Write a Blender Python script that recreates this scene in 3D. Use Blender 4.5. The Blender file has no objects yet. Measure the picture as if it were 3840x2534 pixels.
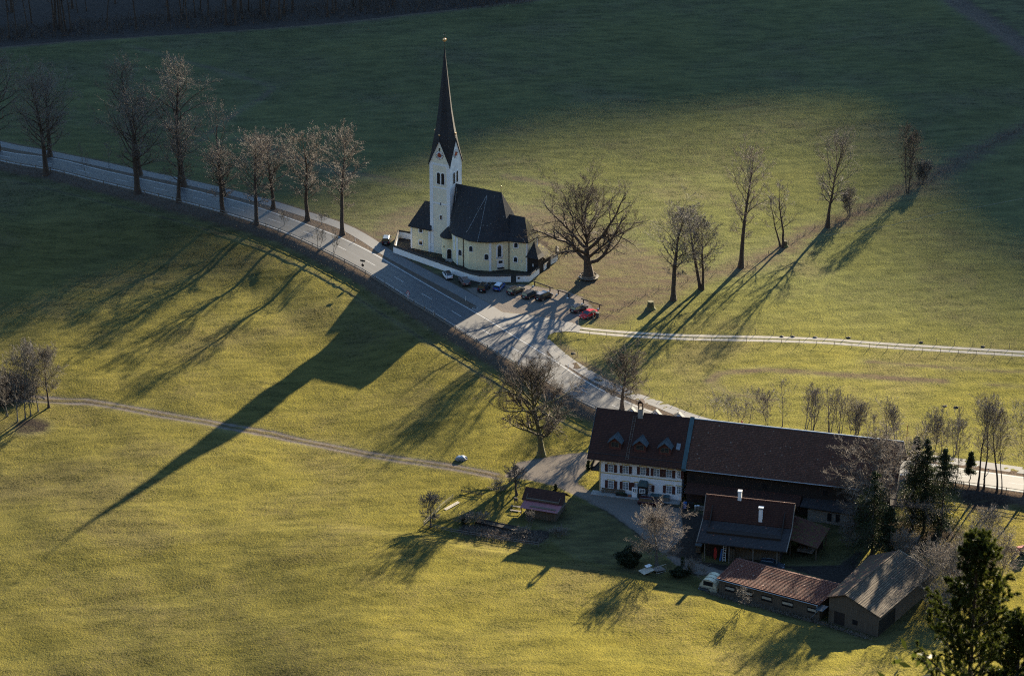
import bpy, math, random
import numpy as np
from mathutils import Vector, Matrix
R = math.radians
SC = bpy.context.scene
COL = SC.collection
rnd = random.Random(11)
# ---------------------------------------------------------------- camera
PITCH, FPX, DIST = R(23.0), 11300.0, 642.0            # focal length in pixels of a 3840 px wide picture
CAM = (0.0, -DIST*math.cos(PITCH), DIST*math.sin(PITCH))
cd = bpy.data.cameras.new('camera'); cam = bpy.data.objects.new('camera', cd); COL.objects.link(cam)
cam.location = CAM; cam.rotation_euler = (R(90)-PITCH, 0, 0)
cd.sensor_width = 36; cd.lens = FPX/3840*36; cd.clip_start = 1; cd.clip_end = 6000
cd.dof.use_dof = True; cd.dof.focus_distance = 640; cd.dof.aperture_fstop = 6.5
SC.camera = cam
# ---------------------------------------------------------------- sky, sun, exposure
ELEV, AZ = R(16.0), R(24.6)
w = bpy.data.worlds.new('World'); SC.world = w; w.use_nodes = True
nt = w.node_tree; sky = nt.nodes.new('ShaderNodeTexSky'); sky.sky_type = 'NISHITA'; sky.sun_disc = False
sky.sun_elevation = ELEV; sky.sun_rotation = AZ; sky.altitude = 800; sky.air_density = 1.6; sky.dust_density = 0.2; sky.ozone_density = 2.5
bg = nt.nodes['Background']; wb = nt.nodes.new('ShaderNodeMix'); wb.data_type = 'RGBA'; wb.blend_type = 'MULTIPLY'; wb.inputs[0].default_value = 1
wb.inputs[7].default_value = (.84, .98, 1.20, 1)          # the photograph's white balance is set for the warm sun
nt.links.new(sky.outputs[0], wb.inputs[6]); nt.links.new(wb.outputs[2], bg.inputs[0]); bg.inputs[1].default_value = 0.060
SUND = Vector((math.sin(AZ)*math.cos(ELEV), math.cos(AZ)*math.cos(ELEV), math.sin(ELEV)))
sl = bpy.data.lights.new('sun', 'SUN'); sl.energy = 5.0; sl.angle = R(0.53); sl.color = (1.0, 0.85, 0.62)
so = bpy.data.objects.new('sun', sl); COL.objects.link(so); so.rotation_euler = SUND.to_track_quat('Z', 'Y').to_euler(); so.location = (200, 400, 300)
SC.view_settings.view_transform = 'Standard'; SC.view_settings.look = 'None'
SC.view_settings.exposure = 2.0; SC.view_settings.gamma = 1.0
SC.cycles.use_denoising = False; SC.cycles.filter_width = 1.15; SC.cycles.sample_clamp_indirect = 0.22; SC.cycles.caustics_reflective = False; SC.cycles.caustics_refractive = False
SC.cycles.max_bounces = 5; SC.cycles.diffuse_bounces = 3; SC.cycles.glossy_bounces = 2; SC.cycles.transmission_bounces = 3

# ---------------------------------------------------------------- pixel <-> place helpers
def ray(px, py):
    x = (px-1920)/FPX; y = (1267-py)/FPX
    return (x, math.cos(PITCH)+y*math.sin(PITCH), -math.sin(PITCH)+y*math.cos(PITCH))
def gz(px, py, z=0.0):
    r = ray(px, py); t = (z-CAM[2])/r[2]
    return (CAM[0]+r[0]*t, CAM[1]+r[1]*t)
def scale_at(px, py):
    x, y = gz(px, py); return FPX/((y-CAM[1])*math.cos(PITCH)-(0-CAM[2])*math.sin(PITCH))
def ss(a, b, x):
    t = np.clip((x-a)/(b-a), 0, 1); return t*t*(3-2*t)
RL = [(-700,420),(-350,500),(0,602),(215,640),(323,668),(520,715),(690,757),(840,797),(986,841),(1105,885),(1280,968),(1412,1039),(1539,1120),(1625,1171),(1738,1241),(1846,1306),(1954,1370),(2061,1432),(2142,1478),(2234,1527),(2390,1590),(2600,1645),(2900,1705),(3200,1752),(3601,1810),(3694,1823),(3840,1844),(4100,1885)]
RU = [(-700,395),(-350,470),(0,566),(205,595),(377,638),(512,668),(673,703),(840,743),(959,776),(1142,840),(1280,893),(1388,945),(1463,988),(1630,1085),(1805,1185),(1927,1260),(2062,1341),(2196,1430),(2317,1492),(2439,1543),(2620,1596),(2900,1650),(3200,1697),(3566,1752),(3694,1771),(3840,1791),(4100,1828)]
RLg = np.array([gz(*p) for p in RL]); RUg = np.array([gz(*p) for p in RU])
BANK = np.array([gz(p[0], p[1], -1.3) for p in ((0,1900),(1560,1992),(1700,2012),(2020,2062),(2350,2120),(2600,2180),(2700,2215),(2900,2270),(3120,2330),(3330,2402),(3700,2420),(4100,2440))])
def Hfun(x, y):
    x = np.asarray(x, float); y = np.asarray(y, float)
    yr = np.interp(x, RLg[:,0], RLg[:,1])
    sl_ = (np.interp(x+1, RLg[:,0], RLg[:,1])-np.interp(x-1, RLg[:,0], RLg[:,1]))/2
    d = (yr-y)/np.sqrt(1+sl_*sl_)
    h = -1.3*ss(1.3, 5.5, d)
    wx = ss(-2, -30, x)
    h = h-1.9*ss(5, 28, d)*wx*(1-ss(-45, -92, y))+1.0*ss(-55, -105, y)*wx     # shallow dip below the road
    wn = ss(9, 26, d)*np.maximum(ss(-20, -48, x), ss(-122, -136, y)*ss(62, 34, x))
    und = .55*np.sin(x*.055+y*.03+1)+.35*np.sin(x*.11-y*.05)+.22*np.sin(y*.16+x*.03)+.10*np.sin(x*.37+y*.2)+.10*np.sin(y*.45-x*.11)
    h = h+wn*und*1.0
    yu = np.interp(x, RUg[:,0], RUg[:,1])
    wf = ss(75, 120, y)*ss(9, 30, y-yu)
    yb = np.interp(x, BANK[:,0], BANK[:,1]); db = yb-y                  # the field in front of the farm lies on a low rise
    h = h+ss(-52, -22, x)*(1.9*ss(0, 9, db)+.035*np.clip(db-6, 0, 60))
    h = h+wf*(.5*np.sin(x*.05+2)+.5*np.sin(y*.045+x*.02)+.3*np.sin(y*.13-x*.06))
    t = np.maximum(0, -212-y); h = h+.62*t*t/(t+12)
    return h
def H(x, y): return float(Hfun(x, y))
def g(px, py):
    z = 0.0
    for _ in range(12):
        x, y = gz(px, py, z); z = z*.4+.6*H(x, y)
    return (x, y, z)
def c1(x, y): return (1400+x/3.126, 600+y/3.126)
def c2(x, y): return (1500+x/3.135, 400+y/3.135)
def c3(x, y): return (1600+x/3.394, 950+y/3.394)
def c4(x, y): return (2150+x/3.267, 1480+y/3.267)
def c5(x, y): return (2500+x/2.97, 1780+y/2.97)
def c6(x, y): return (1500+x/2.97, 1780+y/2.97)
def c8(x, y): return (2560+x*.5387, 1690+y*.5387)
def cA(x, y): return (x*.5389, y*.5389)                 # upper left
def cE(x, y): return (1280+x*.5389, 845+y*.5389)        # centre
def cG(x, y): return (1280+x*.5387, 1690+y*.5387)
def cJ(x, y): return (1900+x/4.752, 1100+y/4.752)
def cP(x, y): return (2300+x/3.485, 1850+y/3.485)
def cK(x, y): return (3040+x/2.851, 1600+y/2.851)
class Frame:
    def __init__(s, x, y, z, yaw):
        s.o = (x, y, z); s.yaw = R(yaw); c, n = math.cos(s.yaw), math.sin(s.yaw); s.a = (c, -n); s.b = (n, c)
    def loc(s, x, y):
        d = (x-s.o[0], y-s.o[1]); return (d[0]*s.a[0]+d[1]*s.a[1], d[0]*s.b[0]+d[1]*s.b[1])
    def plane(s, p, P0, N):                             # local hit of pixel ray with local vertical plane
        r = ray(*p); c = s.loc(CAM[0], CAM[1]); rl = (r[0]*s.a[0]+r[1]*s.a[1], r[0]*s.b[0]+r[1]*s.b[1])
        t = ((P0[0]-c[0])*N[0]+(P0[1]-c[1])*N[1])/(rl[0]*N[0]+rl[1]*N[1])
        return (c[0]+rl[0]*t, c[1]+rl[1]*t, CAM[2]+r[2]*t-s.o[2])
    def gl(s, p):
        return s.loc(*gz(p[0], p[1], s.o[2]))

# ---------------------------------------------------------------- mesh builder
class MB:
    def __init__(s): s.v = []; s.f = []
    def face(s, pts):
        i = len(s.v); s.v += [tuple(p) for p in pts]; s.f.append(tuple(range(i, i+len(pts)))); return s
    def box(s, x0, x1, y0, y1, z0, z1):
        i = len(s.v); s.v += [(x0,y0,z0),(x1,y0,z0),(x1,y1,z0),(x0,y1,z0),(x0,y0,z1),(x1,y0,z1),(x1,y1,z1),(x0,y1,z1)]
        s.f += [tuple(i+k for k in q) for q in ((0,3,2,1),(4,5,6,7),(0,1,5,4),(1,2,6,5),(2,3,7,6),(3,0,4,7))]; return s
    def obox(s, P, ux, uy, uz, a, b, c):                # oriented: centre-bottom P, axes, half a, half b, height c
        P = Vector(P); ux = Vector(ux); uy = Vector(uy); uz = Vector(uz); i = len(s.v)
        for k in (0, 1):
            for sx, sy in ((-1,-1),(1,-1),(1,1),(-1,1)): s.v.append(tuple(P+ux*(sx*a)+uy*(sy*b)+uz*(k*c)))
        s.f += [tuple(i+k for k in q) for q in ((0,3,2,1),(4,5,6,7),(0,1,5,4),(1,2,6,5),(2,3,7,6),(3,0,4,7))]; return s
    def prism(s, poly, z0, z1):
        n = len(poly); i = len(s.v)
        s.v += [(p[0], p[1], z0) for p in poly]+[(p[0], p[1], z1) for p in poly]
        s.f += [tuple(range(i+n-1, i-1, -1)), tuple(range(i+n, i+2*n))]
        s.f += [(i+k, i+(k+1) % n, i+n+(k+1) % n, i+n+k) for k in range(n)]; return s
    def slab(s, pts, t, d=None):                        # polygon pts given thickness t along d
        n = len(pts); i = len(s.v); P = [Vector(p) for p in pts]
        if d is None: d = (P[1]-P[0]).cross(P[2]-P[0]).normalized()
        s.v += [tuple(p) for p in P]+[tuple(p+Vector(d)*t) for p in P]
        s.f += [tuple(range(i+n-1, i-1, -1)), tuple(range(i+n, i+2*n))]
        s.f += [(i+k, i+(k+1) % n, i+n+(k+1) % n, i+n+k) for k in range(n)]; return s
    def tube(s, pts, rads, n=6, cap=True):
        P = [Vector(p) for p in pts]
        if not hasattr(rads, '__len__'): rads = [rads]*len(P)
        i = len(s.v)
        for k, p in enumerate(P):
            t = (P[min(k+1, len(P)-1)]-P[max(k-1, 0)]).normalized()
            u = t.cross(Vector((0, 0, 1)) if abs(t.z) < .9 else Vector((1, 0, 0))).normalized(); v = t.cross(u)
            for j in range(n):
                a = 2*math.pi*j/n; s.v.append(tuple(p+(u*math.cos(a)+v*math.sin(a))*rads[k]))
        for k in range(len(P)-1):
            for j in range(n):
                a = i+k*n+j; b = i+k*n+(j+1) % n; s.f.append((a, b, b+n, a+n))
        if cap: s.f.append(tuple(i+j for j in range(n-1, -1, -1))); e = i+(len(P)-1)*n; s.f.append(tuple(e+j for j in range(n)))
        return s
    def loft(s, rings, cap=True):
        n = len(rings[0]); i = len(s.v)
        for r in rings: s.v += [tuple(p) for p in r]
        for k in range(len(rings)-1):
            for j in range(n):
                a = i+k*n+j; b = i+k*n+(j+1) % n; s.f.append((a, b, b+n, a+n))
        if cap: s.f.append(tuple(i+j for j in range(n-1, -1, -1))); e = i+(len(rings)-1)*n; s.f.append(tuple(e+j for j in range(n)))
        return s
    def ball(s, c, r, sx=1, sy=1, sz=1, nu=10, nv=7, jit=0, rs=None):
        rs = rs or rnd; i = len(s.v)
        for a in range(nv+1):
            th = math.pi*a/nv
            for b in range(nu):
                ph = 2*math.pi*b/nu; q = r*(1+(rs.random()-.5)*jit)
                s.v.append((c[0]+q*sx*math.sin(th)*math.cos(ph), c[1]+q*sy*math.sin(th)*math.sin(ph), c[2]+q*sz*math.cos(th)))
        for a in range(nv):
            for b in range(nu):
                p = i+a*nu+b; q = i+a*nu+(b+1) % nu; s.f.append((p, p+nu, q+nu, q))
        return s
    def build(s, name, mat, parent=None, label=None, smooth=False, uv=True):
        me = bpy.data.meshes.new(name); me.from_pydata(s.v, [], s.f); me.materials.append(mat)
        if smooth:
            for p in me.polygons: p.use_smooth = True
        if uv:
            l = me.uv_layers.new(name='uv'); Z = Vector((0, 0, 1))
            for p in me.polygons:
                n = p.normal; h = Z.cross(n)
                h = h.normalized() if h.length > .05 else Vector((1, 0, 0))
                v = n.cross(h)
                for li in p.loop_indices:
                    q = me.vertices[me.loops[li].vertex_index].co; l.data[li].uv = (q.dot(h), q.dot(v))
        o = bpy.data.objects.new(name, me); COL.objects.link(o)
        if parent is not None: o.parent = parent
        if label: o['label'] = label
        return o
def np_mesh(name, V, Fq, mat, parent=None, tri=False, smooth=True):
    me = bpy.data.meshes.new(name); V = np.asarray(V, np.float32).reshape(-1, 3); Fq = np.asarray(Fq, np.int32)
    k = Fq.shape[1]; me.vertices.add(len(V)); me.vertices.foreach_set('co', V.ravel())
    me.loops.add(Fq.size); me.loops.foreach_set('vertex_index', Fq.ravel())
    me.polygons.add(len(Fq)); me.polygons.foreach_set('loop_start', np.arange(0, Fq.size, k, dtype=np.int32))
    if smooth: me.polygons.foreach_set('use_smooth', np.ones(len(Fq), bool))
    me.update(calc_edges=True); me.materials.append(mat)
    o = bpy.data.objects.new(name, me); COL.objects.link(o)
    if parent is not None: o.parent = parent
    return o
def thing(name, label, cat, loc=(0,0,0), rotz=0.0, group=None):
    o = bpy.data.objects.new(name, None); o.empty_display_size = .3; COL.objects.link(o)
    o.location = loc; o.rotation_euler = (0, 0, rotz); return tag(o, label, cat, group)
def tag(o, label, cat, group=None):
    o['label'] = label; o['category'] = cat
    if group: o['group'] = group
    return o
def struct(o): o['kind'] = 'structure'; return o
def copy_tree(o, parent=None):
    c = o.copy(); COL.objects.link(c)
    if parent is not None: c.parent = parent
    for ch in [q for q in KIDS.get(o.name, [])]: copy_tree(ch, c)
    return c
KIDS = {}
def note_kids(root, kids): KIDS[root.name] = kids

# ---------------------------------------------------------------- materials
def new_mat(name):
    m = bpy.data.materials.new(name); m.use_nodes = True; n = m.node_tree
    return m, n, n.nodes['Principled BSDF']
def nd(n, t, **k):
    x = n.nodes.new(t)
    for a, b in k.items():
        if hasattr(x, a): setattr(x, a, b)
        else: x.inputs[a.replace('_', ' ')].default_value = b
    return x
def noise(n, co, scale, detail=3, rough=.6, stretch=None):
    t = n.nodes.new('ShaderNodeTexNoise'); t.inputs['Scale'].default_value = scale; t.inputs['Detail'].default_value = detail; t.inputs['Roughness'].default_value = rough
    if stretch:
        m = n.nodes.new('ShaderNodeMapping'); m.inputs['Scale'].default_value = stretch; n.links.new(co, m.inputs[0]); co = m.outputs[0]
    n.links.new(co, t.inputs['Vector']); return t.outputs['Fac']
def mth(n, op, a, b=None, c=None, clamp=False):
    m = n.nodes.new('ShaderNodeMath'); m.operation = op; m.use_clamp = clamp
    for i, v in enumerate((a, b, c)):
        if v is None: continue
        if isinstance(v, (int, float)): m.inputs[i].default_value = v
        else: n.links.new(v, m.inputs[i])
    return m.outputs[0]
def rng_(n, v, a, b, c=0., d=1.):
    m = n.nodes.new('ShaderNodeMapRange'); n.links.new(v, m.inputs[0])
    for i, q in enumerate((a, b, c, d)): m.inputs[1+i].default_value = q
    return m.outputs[0]
def mix(n, f, a, b, mode='MIX'):
    m = n.nodes.new('ShaderNodeMix'); m.data_type = 'RGBA'; m.blend_type = mode
    if isinstance(f, (int, float)): m.inputs[0].default_value = f
    else: n.links.new(f, m.inputs[0])
    for i, v in ((6, a), (7, b)):
        if isinstance(v, tuple): m.inputs[i].default_value = (*v, 1) if len(v) == 3 else v
        else: n.links.new(v, m.inputs[i])
    return m.outputs[2]
def bump(n, bs, h, strength, dist):
    b = n.nodes.new('ShaderNodeBump'); b.inputs['Strength'].default_value = strength; b.inputs['Distance'].default_value = dist
    n.links.new(h, b.inputs['Height']); n.links.new(b.outputs[0], bs.inputs['Normal'])
def plain(name, c, rough=.8, var=.25, scale=1.5, metal=0., spec=.4, bmp=.0, bsc=8., stretch=None, c2=None):
    m, n, b = new_mat(name); tc = n.nodes.new('ShaderNodeTexCoord').outputs['Object']
    f = noise(n, tc, scale, 4, .65, stretch)
    c2 = c2 or tuple(x*(1-var) for x in c)
    hi = tuple(min(1, x*(1+var*.4)) for x in c)
    n.links.new(mix(n, rng_(n, f, .3, .7), hi, c2), b.inputs['Base Color'])
    b.inputs['Roughness'].default_value = rough; b.inputs['Metallic'].default_value = metal; b.inputs['Specular IOR Level'].default_value = spec
    if bmp: bump(n, b, noise(n, tc, bsc, 3, .6, stretch), 1., bmp)
    return m
def tile(name, c1_, c2_, row=.33, wd=.25, dark=(.02,.015,.015), rough=.85, odd=None, moss=None, bumpd=.05, mort=.035):
    m, n, b = new_mat(name); uv = n.nodes.new('ShaderNodeTexCoord').outputs['UV']
    br = n.nodes.new('ShaderNodeTexBrick'); n.links.new(uv, br.inputs['Vector']); br.inputs['Scale'].default_value = 1.0
    br.inputs['Brick Width'].default_value = wd; br.inputs['Row Height'].default_value = row; br.inputs['Mortar Size'].default_value = mort
    br.inputs['Color1'].default_value = (*c1_, 1); br.inputs['Color2'].default_value = (*c2_, 1); br.inputs['Mortar'].default_value = (*dark, 1); br.offset = .5
    col = br.outputs['Color']; nz = noise(n, uv, .45, 4, .6)
    col = mix(n, rng_(n, nz, .35, .75, 0, .55), col, tuple(x*.55 for x in c1_))
    if odd:
        vor = n.nodes.new('ShaderNodeTexVoronoi'); n.links.new(uv, vor.inputs['Vector']); vor.inputs['Scale'].default_value = 2.2
        sp = n.nodes.new('ShaderNodeSeparateColor'); n.links.new(vor.outputs['Color'], sp.inputs[0])
        f = mth(n, 'MULTIPLY', mth(n, 'GREATER_THAN', sp.outputs[0], .972), mth(n, 'LESS_THAN', vor.outputs['Distance'], .33))
        col = mix(n, mth(n, 'MULTIPLY', f, .8), col, odd)
    if moss:
        f = rng_(n, noise(n, uv, 1.1, 5, .75), .5, .62, 0, .85); col = mix(n, f, col, moss)
    n.links.new(col, b.inputs['Base Color']); b.inputs['Roughness'].default_value = rough; b.inputs['Specular IOR Level'].default_value = .25
    s = n.nodes.new('ShaderNodeSeparateXYZ'); n.links.new(uv, s.inputs[0])
    saw = mth(n, 'FRACT', mth(n, 'DIVIDE', s.outputs[1], row))
    hgt = mth(n, 'ADD', mth(n, 'MULTIPLY', saw, -1.), mth(n, 'MULTIPLY', noise(n, uv, 6, 2), .7))
    bump(n, b, hgt, 1., bumpd); return m
M = {}
M['cream'] = plain('cream_plaster', (.90,.79,.51), .9, .10, .8, spec=.2, bmp=.01)
M['cream_pale'] = plain('pale_plaster', (.90,.83,.65), .9, .10, .7, spec=.2, bmp=.01)
M['white'] = plain('white_plaster', (.90,.90,.89), .9, .08, .9, spec=.2)
M['white_old'] = plain('weathered_white_plaster', (.84,.85,.83), .9, .25, .7, spec=.2, bmp=.02)
M['shingle'] = tile('dark_shingles', (.058,.058,.062), (.092,.088,.088), .22, .16, (.012,.012,.013), .8, odd=(.16,.16,.15), bumpd=.03)
M['shingle_moss'] = tile('mossy_shingles', (.075,.06,.04), (.12,.10,.05), .22, .16, (.02,.02,.015), .9, moss=(.22,.19,.035), bumpd=.04)
M['wallcap'] = tile('wall_cap_shingles', (.10,.085,.07), (.07,.06,.055), .3, .22, (.03,.03,.03), .9)
M['wood_dark'] = plain('dark_boards', (.030,.022,.018), .85, .45, 1.2, stretch=(6,6,.5), bmp=.02, bsc=2)
M['wood'] = plain('weathered_boards', (.13,.10,.07), .85, .45, 1.0, stretch=(7,7,.4), bmp=.02, bsc=2)
M['wood_grey'] = plain('grey_timber', (.20,.175,.145), .85, .4, 2.0, bmp=.01)
M['rail'] = plain('fence_timber', (.21,.165,.125), .85, .4, 2.0)
M['log'] = plain('dark_round_timber', (.07,.05,.04), .8, .35, 2.0)
M['plank_pale'] = plain('pale_planks', (.50,.44,.34), .8, .3, 1.5)
M['glass'] = plain('dark_glass', (.03,.035,.04), .12, .3, .7, spec=.6)
M['glass_car'] = plain('car_glass', (.02,.028,.034), .06, .2, .5, spec=.8)
M['glass_pale'] = plain('curtained_glass', (.22,.25,.27), .2, .5, 2.5, spec=.6)
M['iron'] = plain('dark_iron', (.03,.028,.027), .5, .3, 2)
M['gold'] = plain('gilded_copper', (.85,.50,.22), .32, .15, 3, metal=.75)
M['copper'] = plain('brown_downpipe', (.075,.04,.028), .6, .3, 2)
M['clock_red'] = plain('red_clock_centre', (.30,.03,.02), .6, .15, 2)
M['clock_white'] = plain('white_clock_ring', (.82,.82,.80), .6, .05, 2)
M['black'] = plain('black_paint', (.012,.012,.014), .5, .1, 2)
M['farm_white'] = plain('farm_plaster', (.84,.86,.88), .9, .12, .8, spec=.2)
M['ochre'] = plain('ochre_trim', (.58,.44,.20), .9, .15, 1.5)
M['shutter'] = plain('brown_shutters', (.075,.028,.024), .6, .2, 2)
M['tile_house'] = tile('dark_red_roof_tiles', (.062,.028,.020), (.098,.044,.030), .34, .26, (.02,.01,.01), .8, bumpd=.05)
M['tile_barn'] = tile('red_barn_tiles', (.120,.058,.038), (.190,.100,.068), .34, .24, (.035,.02,.018), .85, odd=(.24,.19,.15), bumpd=.07)
M['tile_work'] = tile('workshop_red_tiles', (.058,.028,.022), (.092,.044,.032), .36, .26, (.03,.014,.012), .85, bumpd=.07)
M['tile_grey'] = tile('grey_slate_tiles', (.042,.041,.044), (.066,.060,.059), .36, .26, (.02,.02,.022), .85, odd=(.24,.10,.07), bumpd=.07)
M['tile_long'] = tile('bright_red_old_tiles', (.27,.085,.050), (.42,.19,.12), .38, .30, (.035,.014,.012), .85, odd=(.58,.42,.32), bumpd=.05, mort=.09)
M['tile_stone'] = tile('grey_concrete_tiles', (.125,.088,.052), (.215,.165,.105), .40, .42, (.035,.03,.028), .9, odd=(.40,.20,.14), bumpd=.05, mort=.075)
M['tile_rust'] = tile('rusty_brown_tiles', (.17,.075,.045), (.12,.07,.045), .36, .26, (.03,.02,.015), .9, moss=(.10,.09,.04))
M['tile_moss'] = tile('mossy_red_tiles', (.12,.05,.035), (.15,.06,.04), .36, .26, (.03,.015,.012), .9, moss=(.075,.085,.02))
M['metal_red'] = plain('faded_red_sheet', (.24,.07,.075), .45, .35, .8, stretch=(4,.5,.5), spec=.5)
M['metal_teal'] = plain('green_copper_sheet', (.05,.10,.11), .5, .3, 1)
M['metal_dormer'] = plain('grey_sheet_roof', (.060,.075,.082), .6, .35, 1.2, stretch=(5,1,1))
M['metal_pale'] = plain('galvanised_metal', (.36,.40,.43), .4, .2, 2, metal=.4)
M['brick'] = tile('old_brick', (.065,.032,.025), (.05,.028,.024), .09, .26, (.05,.045,.04), .9, bumpd=.01, mort=.02)
M['concrete'] = plain('concrete', (.30,.29,.27), .9, .3, 1.5)
M['stone'] = plain('field_stone', (.28,.26,.23), .9, .4, 3)
M['bark'] = plain('dark_bark', (.085,.062,.047), .9, .45, 2.5, bmp=.04, bsc=5, stretch=(4,4,1))
M['bark_mossy'] = plain('mossy_bark', (.085,.065,.045), .9, .4, 1.1, bmp=.04, bsc=5, c2=(.13,.125,.03))
M['bark_grey'] = plain('grey_smooth_bark', (.16,.145,.125), .85, .4, 2.5)
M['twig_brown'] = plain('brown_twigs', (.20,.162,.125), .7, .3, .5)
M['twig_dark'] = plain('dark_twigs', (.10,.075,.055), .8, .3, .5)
M['twig_pale'] = plain('pale_twigs', (.24,.195,.15), .7, .3, .5)
M['twig_grey'] = plain('grey_twigs', (.175,.152,.125), .7, .3, .5)
M['tyre'] = plain('tyre_rubber', (.015,.015,.016), .8, .2, 3)
M['rim'] = plain('wheel_rim', (.45,.46,.48), .3, .1, 3, metal=.8)
M['plate'] = plain('licence_plate', (.75,.75,.72), .5, .05, 3)
M['tail'] = plain('red_lamp_glass', (.35,.01,.01), .2, .1, 3)
M['headl'] = plain('clear_lamp_glass', (.70,.72,.74), .1, .1, 3)
M['sign_white'] = plain('sign_white', (.80,.80,.80), .5, .05, 3)
M['sign_red'] = plain('sign_red', (.55,.03,.03), .5, .05, 3)
M['blue'] = plain('blue_plastic', (.03,.12,.32), .5, .1, 3)
M['red_paint'] = plain('red_paint', (.45,.04,.03), .45, .15, 3)
M['cream_film'] = plain('cream_foil', (.62,.56,.38), .45, .25, 1.2)
M['tarp'] = plain('white_tarpaulin', (.50,.53,.57), .5, .2, 1.5, c2=(.35,.38,.42))
M['terracotta'] = plain('terracotta', (.30,.11,.06), .8, .2, 3)
M['rope'] = plain('pale_rope', (.40,.38,.33), .7, .2, 1)
def leafy(name, c, c2, tr=.35):
    m, n, b = new_mat(name); tc = n.nodes.new('ShaderNodeTexCoord').outputs['Object']
    col = mix(n, rng_(n, noise(n, tc, .9, 3), .35, .65), c, c2); n.links.new(col, b.inputs['Base Color'])
    b.inputs['Roughness'].default_value = .55; b.inputs['Specular IOR Level'].default_value = .25
    t = n.nodes.new('ShaderNodeBsdfTranslucent'); n.links.new(col, t.inputs[0]); ms = n.nodes.new('ShaderNodeMixShader'); ms.inputs[0].default_value = tr
    n.links.new(b.outputs[0], ms.inputs[1]); n.links.new(t.outputs[0], ms.inputs[2]); n.links.new(ms.outputs[0], n.nodes['Material Output'].inputs[0]); return m
M['needle'] = leafy('spruce_needles', (.045,.060,.022), (.025,.036,.018), .3)
M['needle_near'] = leafy('sun_tinted_spruce_needles', (.078,.092,.012), (.018,.027,.007), .42)  # sunlight put into the colour: brighter and yellower than the other needles
M['hedge'] = leafy('evergreen_leaves', (.028,.040,.018), (.018,.028,.014), .15)
def asphalt(name, c, c2, streak=.0, rough=.75):
    m, n, b = new_mat(name); tc = n.nodes.new('ShaderNodeTexCoord').outputs['Object']
    f = mth(n, 'ADD', mth(n, 'MULTIPLY', noise(n, tc, .25, 3), .5), mth(n, 'MULTIPLY', noise(n, tc, 3.5, 4, .7), .5))
    col = mix(n, rng_(n, f, .35, .65), c, c2)
    if streak:
        uv = n.nodes.new('ShaderNodeTexCoord').outputs['UV']; s = n.nodes.new('ShaderNodeSeparateXYZ'); n.links.new(uv, s.inputs[0])
        wv = mth(n, 'COSINE', mth(n, 'MULTIPLY', s.outputs[1], 2*math.pi*4))        # wheel tracks across the width
        st = mth(n, 'MULTIPLY', rng_(n, wv, .2, 1.), rng_(n, noise(n, uv, 3, 3, .6, (.02, 6, 1)), .3, .7))
        col = mix(n, mth(n, 'MULTIPLY', st, streak), col, tuple(x*1.6 for x in c))
    vor = n.nodes.new('ShaderNodeTexVoronoi'); vor.feature = 'DISTANCE_TO_EDGE'; vor.inputs['Scale'].default_value = .16; n.links.new(tc, vor.inputs['Vector'])
    ck = mth(n, 'MULTIPLY', mth(n, 'LESS_THAN', vor.outputs[0], .006), rng_(n, noise(n, tc, .1, 2), .5, .6, 0, .5))
    col = mix(n, ck, col, tuple(x*.4 for x in c))
    n.links.new(col, b.inputs['Base Color']); b.inputs['Roughness'].default_value = rough; b.inputs['Specular IOR Level'].default_value = .28
    bump(n, b, noise(n, tc, 14, 2), .6, .008); return m
M['road'] = asphalt('road_asphalt', (.074,.073,.073), (.058,.058,.060), .45, .62)
M['path'] = asphalt('path_asphalt', (.150,.145,.140), (.120,.118,.116), 0, .75)
M['junction'] = asphalt('worn_asphalt', (.155,.148,.140), (.120,.116,.112), 0, .72)
M['track'] = plain('limestone_gravel', (.31,.28,.23), .95, .35, .8, bmp=.02, bsc=6)
M['paint'] = plain('road_paint', (.45,.45,.44), .7, .25, 1.0)

# ---------------------------------------------------------------- ground sheet
def pd(X, Y, pts):                                     # distance to polyline
    d = np.full(X.shape, 1e9)
    for (x0, y0), (x1, y1) in zip(pts[:-1], pts[1:]):
        vx, vy = x1-x0, y1-y0; L = vx*vx+vy*vy+1e-9
        t = np.clip(((X-x0)*vx+(Y-y0)*vy)/L, 0, 1); d = np.minimum(d, np.hypot(X-x0-t*vx, Y-y0-t*vy))
    return d
def inpoly(X, Y, pts):
    c = np.zeros(X.shape, bool); n = len(pts)
    for i in range(n):
        x0, y0 = pts[i]; x1, y1 = pts[(i+1) % n]
        k = ((y0 > Y) != (y1 > Y)) & (X < (x1-x0)*(Y-y0)/((y1-y0) if y1 != y0 else 1e-9)+x0); c ^= k
    return c
def gp(lst): return [g(*p)[:2] for p in lst]
def axis(a, b, st, lo, hi):
    mid = list(np.arange(a, b+1e-6, st)); s = st; l = []; v = a
    while v > lo: s *= 1.22; v -= s; l.append(v)
    s = st; r = []; v = b
    while v < hi: s *= 1.22; v += s; r.append(v)
    return np.array(l[::-1]+mid+r)
XS = axis(-152, 152, .6, -1800, 1800); YS = axis(-150, 262, .62, -1500, 2600)
X, Y = np.meshgrid(XS, YS)
Zg = Hfun(X, Y)
TRK = [(-300,1480),(70,1492),(189,1500),(323,1505),(463,1527),(636,1559),(841,1597),(1024,1628),(1280,1683),(1496,1722),(1700,1752),(1873,1787)]
track_g = gp(TRK)
RT = [cE(1650,725), cE(1900,750), (2560,1264), (2883,1271), (3099,1279), (3315,1295), (3530,1308), (3840,1327), (4200,1352)]
PATHL = [(-700,365),(-350,445),(0,540),(156,570),(334,606),(485,639),(684,680),(862,722),(1023,765),(1145,803),(1240,833),(1312,862),(1385,904),(1438,940),(1500,976),(1582,1020),(1670,1066),(1740,1103),(1800,1137),(1860,1175)]
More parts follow.
